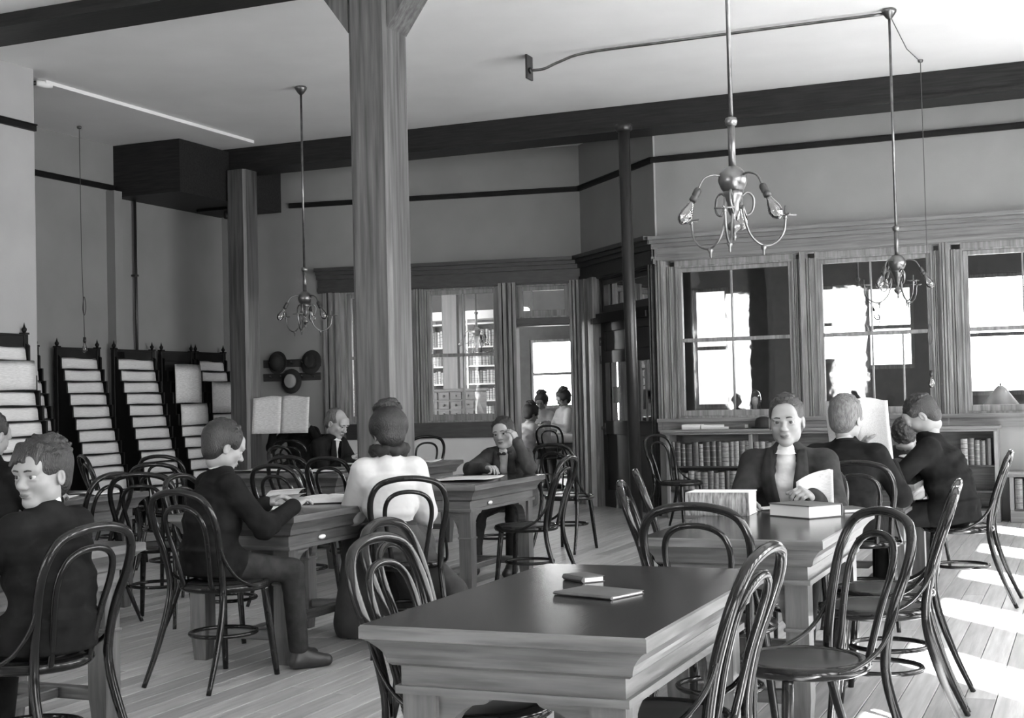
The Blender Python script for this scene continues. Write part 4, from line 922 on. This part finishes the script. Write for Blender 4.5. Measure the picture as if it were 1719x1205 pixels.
def hair_mesh(style, seed=0):
    key = (style, seed)
    if key in _hair: return _hair[key]
    f = Field((-.15, -.2, -.16), (.15, .16, .24), .0045); r = random.Random(seed)
    g = {'short': .006, 'bald': .006, 'bun': .034, 'curly': .016}.get(style, .013)
    f.ell((0, -.022, .042), (.077+g*.7, .099+g*.8, .091+g), .01)
    if style != 'bald': f.ell((0, -.050, -.02), (.074, .058, .075), .02)
    else: f.ell((0, -.055, -.015), (.073, .060, .065), .02)
    lumps = {'bald': 0, 'short': 70}.get(style, 60)
    for i in range(lumps):                           # locks of hair lying over the skull
        th = r.uniform(0, 2*math.pi); ph = r.uniform(.05, 1.25); d = np.array([math.sin(ph)*math.cos(th), math.sin(ph)*math.sin(th), math.cos(ph)])
        c = np.array([0, -.022, .042])+d*np.array([.080, .102, .095]); t = np.array([-math.sin(th), math.cos(th), -.3])*r.uniform(.018, .035)*{'curly': .6, 'short': .38}.get(style, 1)
        f.cone(c-t, c+t, {'curly': .012, 'short': .0065}.get(style, .009), .0045, .007)
    # clear the face, the ears and the nape
    if style == 'bald': f.ell((0, .075, .085), (.075, .105, .075), .012, op='s')
    f.ell((0, .115, -.035), (.090, .080, .092), .012, op='s')
    f.ell((0, .105, .035), (.066, .045, .048), .012, op='s')
    if style == 'fringe':
        for i in range(22): u = -.06+.12*i/21; f.cone((u*.8, .055, .115), (u+.012, .100-abs(u)*.35, .066-.02*abs(u)/.06+r.uniform(-.006, .004)), .012, .006, .008)
    for s in (-1, 1): f.ell((s*.088, .02, -.04), (.030, .05, .055), .012, op='s')
    f.ell((0, -.01, -.188), (.11, .11, .075), .012, op='s')
    if style == 'bun':
        f.ell((0, -.05, .150), (.068, .066, .050), .03); f.ell((0, -.095, .06), (.075, .05, .07), .03); f.ell((0, .03, .115), (.070, .055, .040), .03)
        for q in (-1, 1): f.ell((q*.058, -.03, .055), (.048, .07, .06), .03)
        for i in range(60):
            th = r.uniform(0, 6.28); ph = r.uniform(.2, 1.6); c = np.array([.072*math.cos(th)*math.sin(ph), -.05+.07*math.sin(th)*math.sin(ph), .145+.052*math.cos(ph)]); f.cone(c, c+np.array([-math.sin(th)*.035, math.cos(th)*.035, r.uniform(-.02, .015)]), .011, .006, .008)
        f.ell((0, -.070, -.045), (.060, .042, .045), .03)
        f.ell((.02, .13, -.03), (.09, .07, .1), .012, op='s')
    V, F = f.mesh(); _hair[key] = (V, F); return V, F
# ---- hands: y along the fingers, z out of the back of the hand, thumb on -x for the right hand
_hands = {}
def hand_mesh(side, curl):
    key = (side, curl)
    if key in _hands: return _hands[key]
    f = Field((-.09, -.05, -.11), (.09, .21, .06), .0034); s = 1 if side == 'r' else -1
    f.cone((0, -.04, 0), (0, .01, 0), .025, .026, .01)
    for x, y in ((-.030, .078), (-.010, .084), (.010, .080), (.028, .070)): f.cone((s*x*.6, .008, 0), (s*x, y, .002), .016, .0115, .014)
    for x, y, L in ((-.030, .078, .074), (-.010, .084, .084), (.010, .080, .077), (.028, .070, .058)):
        p = np.array([s*x, y, .002]); a = 0.1+curl*.35; seg = (.45, .31, .24); rr = (.0095, .0088, .0080, .0068); spread = s*x*1.2
        for q in range(3):
            a2 = a+curl*(.55, .85, .6)[q]; d = np.array([spread*.5, math.cos(a2), -math.sin(a2)]); e = p+d*L*seg[q]; f.cone(p, e, rr[q], rr[q+1], .004); p = e; a = a2
    p = np.array([-s*.022, .012, -.006])
    for d, L, r0, r1 in (((-s*.55, .62, -.35), .042, .015, .0115), ((-s*.30, .85, -.35-.3*curl), .032, .0115, .010), ((s*.05*curl-s*.1, .9, -.35-.4*curl), .027, .010, .008)):
        d = np.array(d); d = d/np.linalg.norm(d); e = p+d*L; f.cone(p, e, r0, r1, .008); p = e
    V, F = f.mesh(); _hands[key] = (V, F); return V, F
def frame(y, up):       # rotation with local y along y and local z near up
    y = np.array(y, float); y /= np.linalg.norm(y); z = np.array(up, float); z = z-y*(z@y); z /= np.linalg.norm(z); return np.stack([np.cross(y, z), y, z], 1)
def ik(a, c, l1, l2, pole):
    a = np.array(a, float); c = np.array(c, float); v = c-a; d = np.linalg.norm(v); n = v/d
    d2 = min(d, (l1+l2)*.995); c = a+n*d2; x = (l1*l1-l2*l2+d2*d2)/(2*d2); hh = math.sqrt(max(l1*l1-x*x, 1e-6))
    p = np.array(pole, float); p = p-n*(p@n); p /= np.linalg.norm(p); return a+n*x+p*hh, c
def euler(yaw, pitch, roll=0.0):      # yaw left +, pitch down +
    return np.array((Matrix.Rotation(yaw, 3, 'Z') @ Matrix.Rotation(-pitch, 3, 'X') @ Matrix.Rotation(roll, 3, 'Y')))
def person(x, y, fx, fy, label, s=1.0, lean=10, side=0, head=(0, 0, 0), kind='man', hair='short', hairmat='hair', lh=None, rh=None, lf=None, rf=None,
           lpole=(-.5, -.3, -1), rpole=(.5, -.3, -1), coat='suit', trous=None, skin='man', curl=(.5, .5), look='jacket', hseed=0, hres=.0085, lup=(0, 0, 1), rup=(0, 0, 1), hipz=.56, headoff=(0, 0, 0), legs=True, neckf=0.0, gaze=0.0, vw=1.0):
    """seated figure; local frame faces +y, person's right is +x; hand and foot targets in that frame"""
    rz = face_rz(fx, fy); trous = trous or coat; A = lambda *v: np.array(v, float)
    hip = A(0, 0, hipz); l = math.radians(lean); sd = math.radians(side); up = A(math.sin(sd), math.sin(l)*math.cos(sd), math.cos(l)*math.cos(sd)); up /= np.linalg.norm(up)
    fw = A(0, math.cos(l), -math.sin(l)); rt = np.cross(fw, up); rt /= np.linalg.norm(rt)
    l2 = l*.55; up1 = A(math.sin(sd)*.5, math.sin(l2), math.cos(l2)); up1 /= np.linalg.norm(up1)
    mid = hip+up1*.20*s; nb = mid+up*.285*s; chest = mid+up*.13*s; sw = {'woman': .142, 'boy': .165}.get(kind, .178)*s
    shl, shr = nb-up*.070*s-rt*sw, nb-up*.070*s+rt*sw
    hc = nb+(up*(.5)+A(0, neckf, .5))*.138*s+np.array(headoff); HR = euler(*[math.radians(q) for q in head])
    hs = s if kind != 'boy' else max(s, .93); Hm = lambda V: (V*hs*np.array([1.06, 1.02, 1.0]))@HR.T+hc
    lh = A(*(lh or (-.17, .40, .80))); rh = A(*(rh or (.17, .40, .80))); ua, fa = .29*s, .255*s
    le, lw = ik(shl, lh, ua, fa, lpole); re, rw = ik(shr, rh, ua, fa, rpole)
    lf = A(*(lf or (-.11, .46*s, .09))); rf = A(*(rf or (.11, .46*s, .09))); hl, hr = hip+A(-.09*s, .0, -.01), hip+A(.09*s, .0, -.01)
    kl, al = ik(hl, lf, .43*s, .45*s, (-.15, .6, 1)); kr, ar = ik(hr, rf, .43*s, .45*s, (.15, .6, 1))
    parts = []; V, F = head_mesh(kind); parts.append((Hm(V), F, 0))
    for sd_, w, e, cu, upv in (('l', lw, le, curl[0], lup), ('r', rw, re, curl[1], rup)):
        V, F = hand_mesh(sd_, cu); d = (w-e)/np.linalg.norm(w-e); R = frame(d, upv); parts.append(((V*s)@R.T+w, F, 0))
    b = Field((-.6, -.55, 0), (.6, .85, 1.5), .014)        # slim body under the clothes
    b.cone(hip, mid, .11*s, .10*s, .03); b.cone(mid, nb-up*.12, .08*s, .05*s, .03); b.cone(shl-up*.02*s, shr-up*.02*s, .036*s, .036*s, .03); pass
    for a_, e_, w_ in ((shl, le, lw), (shr, re, rw)): b.cone(a_, e_, .036*s, .034*s, .02); b.cone(e_, w_, .034*s, .025*s, .02)
    for h_, k_, a_ in ((hl, kl, al), (hr, kr, ar)): b.cone(h_, k_, .065*s, .045*s, .03); b.cone(k_, a_, .045*s, .032*s, .02)
    V, F = b.mesh(); parts.append((V, F, 0)); nt = hc+HR@(A(0, -.022, -.060)*hs); nr = {'woman': .040, 'boy': .043}.get(kind, .049)
    nk = Field(np.minimum(nb, nt)-.12, np.maximum(nb, nt)+.12, .006); nk.cone(nb-up*.07*s+fw*.012, nt, nr*1.10, nr*.97, .01); V, F = nk.mesh(); parts.append((V, F, 0))
    o = npobj('person', parts, [SK[skin]]); o.location = (x, y, 0); o.rotation_euler = (0, 0, rz); o['label'] = label; o['category'] = 'person'
    # hair, eyes, brows
    V, F = hair_mesh(hair, hseed); npobj('hair', [(Hm(V), F, 0)], [hairmat], o)
    for q in (-1, 1):
        m = MB(); c = A(q*.032, .0832, .004); R = 0.0128
        for rr, mi, ph0 in ((R, 0, 0), ):
            Me = Matrix.Translation(c) @ Matrix.Rotation(math.radians(gaze), 4, 'Z') @ Matrix.Rotation(-math.pi/2, 4, 'X'); m.lathe([(0, -R), (R*.5, -R*.866), (R*.866, -R*.5), (R, 0), (R*.866, R*.5), (R*.66, R*.75)], 12, mi=0, M=Me); m.lathe([(R*.67, R*.74), (R*.3, R*.955), (0, R*1.005)], 12, mi=1, M=Me)
        m.v = [tuple(Hm(np.array([v]))[0]) for v in m.v]; m.build('eye', ['eye', 'iris'], o)
        m = MB(); m.tube([(q*.014, .1045, .0255), (q*.031, .1045, .0295), (q*.049, .0925, .0250)], [.0030, .0040, .0018], 6); m.v = [tuple(Hm(np.array([v]))[0]) for v in m.v]; m.build('eyebrow', 'hairmid', o)
    m = MB(); m.tube([(-.020, .0965, -.064), (-.008, .1025, -.0615), (0, .103, -.063), (.008, .1025, -.0615), (.020, .0965, -.064)], [.002, .0042, .004, .0042, .002], 6); m.tube([(-.016, .097, -.067), (0, .1015, -.070), (.016, .097, -.067)], [.002, .0048, .002], 6); m.v = [tuple(Hm(np.array([v]))[0]) for v in m.v]; m.build('lips', 'lip', o)
    # clothes
    c = Field((-.65, -.6, .0), (.65, .85, 1.5), hres); k = .035
    bl = look == 'blouse'
    w0 = .86 if bl else 1.0; B = lambda rx, ry: (rx*s*w0, ry*s*w0); fw1 = np.cross(up1, rt); fw1 /= np.linalg.norm(fw1)
    if not bl: c.econe(hip-A(0, 0, .06), hip+up1*.06*s, B(.190, .150), B(.182, .140), rt, fw1, .03, rc=.02)
    c.econe(hip+up1*(.06 if not bl else .11)*s, mid, B(.184, .142) if not bl else B(.145, .12), B(.184, .142) if not bl else B(.172, .130), rt, fw1, .05, rc=.06); c.econe(mid, chest, B(.184, .142) if not bl else B(.172, .130), B(.186, .136), rt, fw, .04); c.econe(chest, nb-up*.075*s, B(.186, .136), B(.128, .092), rt, fw, .04, rc=.05)
    c.cone(nb-up*.045*s, shl-up*.006, .070*s, .062*s, .04); c.cone(nb-up*.045*s, shr-up*.006, .070*s, .062*s, .04); c.cone(nb-up*.05*s, nb+up*.004*s, .078*s, .064*s, .03)
    for a_, e_, w_ in ((shl, le, lw), (shr, re, rw)):
        if bl:
            c.cone(a_, e_, .082*s, .078*s, .03); c.cone(e_, w_-(w_-e_)*.05, .066*s, .034*s, .03)
            for i in range(10): z = RNG.normal(0, 1, 3); z /= np.linalg.norm(z); g_ = a_+(e_-a_)*(i/10); c.cone(g_+z*.055, g_+(e_-a_)*.35+z*.058, .022, .014, .022)
        else:
            c.cone(a_, e_, .067*s, .058*s, .03); c.cone(e_, w_-(w_-e_)*.06, .058*s, .044*s, .02); c.cone(w_-(w_-e_)*.14, w_-(w_-e_)*.04, .045*s, .047*s, .006)
            for i in range(5):        # folds at the elbow
                d = e_+(w_-e_)*(i-2)*.07*(1 if i > 2 else 0)+(a_-e_)*(2-i)*.07*(1 if i <= 2 else 0); z = RNG.normal(0, 1, 3); z /= np.linalg.norm(z); c.cone(d-z*.05*s, d+z*.05*s, .020*s, .012*s, .03)
    if look in ('jacket', 'open'):
        for q in (-1, 1): c.cone(hip+A(q*.09*s, .02, -.0), hip+A(q*.115*s, .10*s, -.01), .098*s, .088*s, .05)
        for i in range(12):          # creases of the coat
            u0 = RNG.uniform(-.16, .16, 2)*s; h0 = RNG.uniform(-.05, .30)*s; sg_ = -1 if i % 3 else 1
            P0 = hip+up1*h0+rt*u0[0]+fw1*sg_*math.sqrt(max(.0, 1-(u0[0]/(.19*s))**2))*.128*s; h1 = h0+RNG.uniform(-.07, .07)*s
            P1 = hip+up1*h1+rt*u0[1]+fw1*sg_*math.sqrt(max(.0, 1-(u0[1]/(.19*s))**2))*.128*s; c.cone(P0, P1, .016*s, .010*s, .03)
    else:
        for i in range(16):          # gathers of the blouse running from the yoke to the belt
            u0 = (-.13+.26*i/15)*s; yy = math.sqrt(max(.05, 1-(u0/(.17*s))**2)); c.cone(nb-up*.12*s+rt*u0*.9-fw*yy*.098*s, mid-up1*.03*s+rt*u0*.85-fw*yy*.112*s, .010*s, .018*s, .016); c.cone(mid-up1*.03*s+rt*u0*.85-fw*yy*.112*s, hip+up1*.11*s+rt*u0*.7-fw1*yy*.095*s, .018*s, .010*s, .016)
    if look == 'open':
        for i in range(9):       # cut the V of the open coat
            t_ = i/8; w_ = (.066*(1-t_)+.020)*s*vw; p_ = nb+up*(.02-.34*t_)*s+fw*(.12)*s; c.ell(p_, (w_, .085*s, .045*s), .006, op='s', R=np.stack([rt, fw, up], 1))
    c.cone(nb-up*.01, nt, nr*1.02, nr*1.02, .008, op='s')
    V, F = c.mesh(); npobj('blouse' if bl else 'jacket', [(V, F, 0)], ['blouse' if bl else coat], o)
    if look == 'open':
        v = Field((-.3, -.3, .4), (.3, .6, 1.35), .007); v.econe(hip+up1*.06*s, mid, (.16*s, .122*s), (.155*s, .116*s), rt, fw1, .03, rc=.02); v.econe(mid, chest, (.155*s, .116*s), (.168*s, .122*s), rt, fw, .03); v.econe(chest, nb-up*.06*s, (.168*s, .122*s), (.10*s, .068*s), rt, fw, .03, rc=.04); v.cone(nb-up*.08*s+fw*.02*s, nb+up*.004*s+fw*.008*s, .066*s, nr*1.18, .02)
        V, F = v.mesh(); cc = V[F].mean(1); rel = cc-nb; z_ = rel@up/s; x_ = np.abs(rel@rt)/s
        vest = (x_ > .030+(z_+.34)*.16) | (z_ < (-.33 if vw == 1 else -.2)); npobj('shirt', [(V, F[~vest], 0)], ['shirt'], o); npobj('waistcoat', [(V, F[vest], 0)], ['suit'], o)
        for q in (-1, 1):          # lapels
            m = MB()
            P = lambda a_, z_, d_: nb+rt*q*a_*s+up*z_*s+fw*d_*s
            m.grid(lambda u, w_: tuple(P((.064-.044*u)*vw+w_*(.036+.040*math.sin(u*math.pi*.8)), .012-.30*u, (.058+.088*min(1, u*2.4))-.020*w_)), 12, 4, th=.005); m.build('lapel', coat, o)
    ax = nt-nb; ax /= np.linalg.norm(ax); Rn = frame(fw-ax*(fw@ax), ax); n = 24
    def ringp(r, h, tilt): return [tuple(nb+Rn@A(r*math.cos(a), r*math.sin(a)*1.02, h-tilt*math.sin(a))) for a in [2*math.pi*i/n for i in range(n)]]
    col = MB(); rs_ = [ringp(nr*(1.24 if look != 'open' else 1.5), -.03 if look != 'open' else -.016, .018), ringp(nr*1.17, .024*s, .022), ringp(nr*1.11, .026*s, .022), ringp(nr*1.11, -.03, .018)]
    col.add(sum(rs_, []), [(j*n+i, j*n+(i+1) % n, j*n+n+(i+1) % n, j*n+n+i) for j in range(3) for i in range(n)], 0, True); col.build('collar', 'black' if bl else 'shirt', o)
    if not bl:
        for e_, w_ in ((le, lw), (re, rw)):
            d_ = (w_-e_)/np.linalg.norm(w_-e_); m = MB(); m.tube([w_-d_*.02*s, w_+d_*.004*s], [.036*s, .037*s], 14); m.build('cuff', 'shirt', o)
    if not bl and kind != 'boy' and look != 'open':
        m = MB(); m.tube([nb+Rn@A(nr*1.38*math.cos(a), nr*1.34*math.sin(a), .004-.030*math.sin(a)) for a in [math.pi*(.88+1.24*i/18) for i in range(19)]], [.003, .007, .010]+[.012]*13+[.010, .007, .003], 8); m.build('coat_collar', coat, o)
    if bl:
        m = MB(); rr = [nb+rt*math.cos(a)*.078*(1+.10*math.sin(5*a))+fw*math.sin(a)*.066+up*(.046+.010*math.sin(7*a)) for a in [2*math.pi*i/36 for i in range(36)]]; m.tube([tuple(v) for v in rr], [.031+.007*math.sin(i*2.2) for i in range(36)], 8, closed=True); m.build('ruff', 'black', o)
        m = MB(); rr = [hip+A(math.cos(a)*.118, math.sin(a)*.100, .095) for a in [2*math.pi*i/28 for i in range(28)]]; m.tube([tuple(v) for v in rr], .024, 8, closed=True); m.build('belt', 'black', o)
        g = Field((-.7, -.5, 0), (.8, .9, .75), .010); g.econe(hip-A(0,0,.03), hip+A(0, 0, .09), (.16, .14), (.118, .10), A(1, 0, 0), A(0, 1, 0), .04, rc=.02)
        for k_, a_ in ((kl, al), (kr, ar)): g.cone(hip, k_, .14, .11, .06); g.cone(k_, A(k_[0]*1.2, k_[1]+.02, .08), .12, .16, .06)
        tgt = A(.36, .12, .06)
        for i in range(9): q = A(.10+.05*i, .30-.07*i, .07); g.cone(hip+A(.08, .02, -.02), hip*.4+q*.6+A(.03, 0, .05), .07, .055, .05); g.cone(hip*.4+q*.6+A(.03, 0, .05), q, .05, .045, .03)
        V, F = g.mesh(); npobj('skirt', [(V, F, 0)], ['skirt'], o); return o
    if legs:
        g = Field((-.6, -.5, 0), (.6, .95, .85), hres); g.cone(hip+A(-.06, 0, 0), hip+A(.06, 0, 0), .105*s, .105*s, .04)
        for h_, k_, a_ in ((hl, kl, al), (hr, kr, ar)):
            g.cone(h_, k_, .088*s, .066*s, .03); g.cone(k_, a_+A(0, -.01, .02), .064*s, .054*s, .02)
            for i in range(4): z = RNG.normal(0, 1, 3); z /= np.linalg.norm(z); d = k_+(a_-k_)*.1*i; g.cone(d-z*.04, d+z*.04, .022*s, .014*s, .03)
        V, F = g.mesh(); npobj('trousers', [(V, F, 0)], [trous], o)
        for a_, q in ((al, -1), (ar, 1)):
            g = Field(a_-A(.12, .14, .12), a_+A(.12, .24, .1), .006); g.cone(a_+A(0, -.01, .03), a_+A(0, -.015, -.04), .042*s, .044*s, .02); g.cone(a_+A(0, -.03, -.052), a_+A(q*.012, .15*s, -.060), .036, .032, .02); g.cone(a_+A(0, .02, -.03), a_+A(q*.01, .10*s, -.052), .040, .034, .02)
            g.D = np.maximum(g.D, (a_[2]-.088-(g.lo[2]+g.h*np.arange(g.n[2])))[None, None, :].astype(np.float32)); V, F = g.mesh(); npobj('shoe', [(V, F, 0)], ['shoe'], o)
    return o
# ================================================================ THE READERS
# man looking at us
person(-1.42, 6.96, .02, -1, 'man in an open dark coat and white shirt who looks straight at us', lean=14, head=(3, 3, 2), gaze=8, kind='man', hair='short', hairmat='hairmid', look='open', coat='suitmid', trous='suit',
       lh=(-.17, .44, .82), rh=(.15, .46, .80), curl=(.9, .7), lup=(-.7, -.2, .7), hseed=1, hres=.0075)
t = open_book(-1.56, 6.47, TZ+.0, .085, .15, .012, .1, 'small open book under the right hand of the man looking at us', pages='paper')
def leaf(name, label, pts, w, mt='news', th=.002, cat='paper'):     # upright curved sheet: pts = path in plan [(x, y, z0, z1)]
    P = sm([(a, b, 0) for a, b, _, _ in pts], 4); n = len(P)
    zs = [(pts[0][2]+(pts[-1][2]-pts[0][2])*i/(n-1), pts[0][3]+(pts[-1][3]-pts[0][3])*i/(n-1)) for i in range(n)]
    m = MB(); m.grid(lambda u, v: (P[round(u*(n-1))].x, P[round(u*(n-1))].y+w*(v-.5), zs[round(u*(n-1))][0]+(zs[round(u*(n-1))][1]-zs[round(u*(n-1))][0])*v), n, 8, th=th)
    return tagged(m.build(name, mt), label, cat)
t = thing('pamphlet', 'half-open pamphlet bent round in the left hand of the man looking at us', 'pamphlet', (-1.22, 6.50, .79), .2)
m = MB(); m.grid(lambda u, v: (-.085+.17*u, .015+.05*math.sin(u*2.2)-.03*v, .15*v*(1-.5*(1-u)**2)+.012*math.sin(u*9)*v), 12, 6, th=.002); m.build('front_leaf', 'news', t)
m = MB(); m.grid(lambda u, v: (-.085+.17*u, .035+.05*math.sin(u*2.2)+.02*v, .155*v*(1-.35*(1-u)**2)), 12, 6, th=.002); m.build('back_leaf', 'newsx', t)
# man behind a raised newspaper, seen from the back
person(-1.35, 8.04, .10, 1, 'grey-haired man in a dark coat seen from behind, holding up a newspaper', lean=16, side=0, hipz=.54, head=(-14, 12, 0), hair='curly', hairmat='hairgrey', coat='suit', lh=(.02, .38, .98), rh=(.20, .34, .87), rup=(1, 0, .2), lup=(-1, 0, .2), hseed=3, hres=.009)
t = thing('newspaper', 'white newspaper held up by the grey-haired man', 'newspaper', (-1.28, 8.42, .765), -.25, group='newspapers held up by readers')
for k, (x0, x1, y0, y1) in enumerate(((-.02, -.26, 0, .10), (-.02, .17, 0, .02))):
    m = MB(); m.grid(lambda u, v: (x0+(x1-x0)*u, y0+(y1-y0)*u+.03*math.sin(u*2.5)-.07*v+.008*math.sin(v*6), .50*v+.01*math.sin(u*5)*v), 8, 8, th=.002); m.build('page', 'newsx', t)
# bowed man at the right
person(-.80, 8.88, -1, .02, 'man in a dark suit bowed over the right table in profile', lean=24, head=(4, 42, 0), hair='short', hairmat='hair', coat='suit', lh=(-.10, .50, .81), rh=(.08, .46, .81), lpole=(-.9, -.2, -.6), rpole=(.9, -.2, -.6), hseed=4, hres=.008)
# slumped man at the far end of that table
person(-1.22, 10.12, .05, -1, 'man in a dark coat slumped head-down on the right table', lean=55, head=(0, 84, 0), hair='short', hairmat='hair', coat='suitmid', lh=(.06, .50, .81), rh=(-.02, .44, .81), lpole=(-1, 0, -.3), rpole=(1, 0, -.3), hseed=5, hres=.011)
# reading boy with pamphlet
person(-4.02, 5.62, .55, .83, 'boy in a dark suit and knee breeches reading a pamphlet, seen from behind', s=.90, lean=12, side=0, head=(-2, 22, 0), kind='boy', hair='curly', hairmat='hair', coat='suit', trous='suitmid', lh=(-.16, .38, .81), rh=(.13, .40, .81), rf=(.13, .42, .09), lf=(-.05, .44, .09), hseed=6, hres=.0075)
p = GZ(462, 850, TZ)
t = thing('pamphlet', 'open pamphlet with raised leaves in the hands of the reading boy', 'pamphlet', (p.x+.0, p.y+.02, TZ+.004), -.5)
for k, (x0, x1, h) in enumerate(((0, -.13, .02), (0, .11, .06), (0, .10, .085))):
    m = MB(); m.grid(lambda u, v: (x0+(x1-x0)*u, -.10+.20*v+.02*u, .003+.002*k+h*math.sin(u*1.6)), 8, 4, th=.0015); m.build('leaf', 'newsx', t)
# woman in white
person(-3.51, 6.56, -.5, .86, 'woman in a white puff-sleeved blouse and long grey skirt seen from behind', s=.93, lean=6, head=(14, 24, 0), kind='woman', hair='bun', hairmat='hair', look='blouse', skin='light', lh=(-.15, .36, .83), rh=(.13, .34, .83), lpole=(-.35, -.3, -1), rpole=(.35, -.4, -1), hseed=7, hres=.0075)
# boy propping his head
boy4 = person(-4.14, 9.80, .0, -1, 'boy in a grey jacket propping his head on one hand over a newspaper', s=.88, lean=33, head=(4, 0, 8), gaze=6, look='open', vw=.8, kind='boy', hair='curly', hairmat='hair', coat='suitgrey', trous='suitmid', skin='light', lh=(-.16, .34, 1.00), lpole=(-.6, .3, -1), lup=(-1, .2, .1), rh=(.02, .50, .81), rpole=(1, 0, -.3), rf=(.16, .48, .09), lf=(-.10, .36, .09), curl=(.5, .6), hseed=8, hres=.0075)
bt = MB(); bt.tube(sm([(-.035, .262, .900), (-.018, .268, .905), (0, .270, .900), (.018, .268, .905), (.035, .262, .900)], 3), [.004, .009, .012, .012, .011, .008, .005, .008, .011, .012, .012, .009, .004], 8); bow_ = bt.build('bow_tie', 'black', boy4)
# blurred boy at the left
person(-3.32, 3.74, -1, .06, 'boy in a dark jacket at the lower left turning his face towards the room', s=.86, lean=6, head=(92, 4, 0), gaze=-10, kind='boy', hair='fringe', hairmat='hair', coat='suit', skin='man', lh=(-.14, .38, .82), rh=(.16, .40, .82), hseed=9, hres=.007)
# balding man in black
person(-6.68, 10.98, 1, -.03, 'balding man in a black suit bent over a far table left of the pillar', s=1.03, lean=34, head=(-6, 24, 0), look='open', vw=.8, hair='bald', hairmat='hairgrey', coat='suit', skin='light', lh=(-.15, .52, .81), rh=(.15, .50, .81), hseed=10, hres=.010)
# reader hidden by a raised newspaper
person(-8.95, 14.48, .03, -1, 'dark-clothed reader hidden behind a raised newspaper below the hats', s=1.0, lean=4, head=(0, 10, 0), hair='short', hairmat='hair', coat='suit', lh=(-.27, .27, 1.02), rh=(.24, .27, 1.0), lup=(-1, 0, .2), rup=(1, 0, .2), hseed=11, hres=.012)
t = thing('newspaper', 'large white newspaper held open below the hat pegs', 'newspaper', (-8.98, 14.08, .97), .0, group='newspapers held up by readers')
for k, (x0, x1, y0, y1) in enumerate(((-.03, -.36, 0, -.14), (-.03, .34, 0, .02))):
    m = MB(); m.grid(lambda u, v: (x0+(x1-x0)*u, y0+(y1-y0)*u+.02*math.sin(u*2.5)+.05*v, .44*v+.012*math.sin(u*5)*v), 8, 8, th=.002); m.build('page', 'news', t)
# dark figure at the left edge
person(-5.66, 5.82, .0, 1, 'dark-clothed figure cut off by the left edge, seen from behind', s=1.0, lean=10, head=(0, 20, 0), hair='short', hairmat='hair', coat='suit', hseed=12, hres=.012)
# women in the room behind the doorway
for k, (px_, yy, f_, lab, hz) in enumerate(((911, 19.75, (.05, -1), 'woman in a pale blouse seated against the far window inside the doorway', .66), (951, 19.6, (-.6, -.8), 'woman in pale clothes at the right inside the doorway, partly cut by the casing', .70), (876, 18.2, (.6, .8), 'woman in pale clothes leaning in at the left inside the doorway', .52))):
    q = GY(px_, 670, yy)
    person(q.x, yy, *f_, lab, s=.95, lean=8 if k < 2 else 20, head=(0, 18, 0), kind='woman', hair='bun', hairmat='hair', coat='blouse2', trous='skirt', hseed=7, hres=.014, hipz=hz, lh=(-.12, .36, .90), rh=(.12, .36, .90))
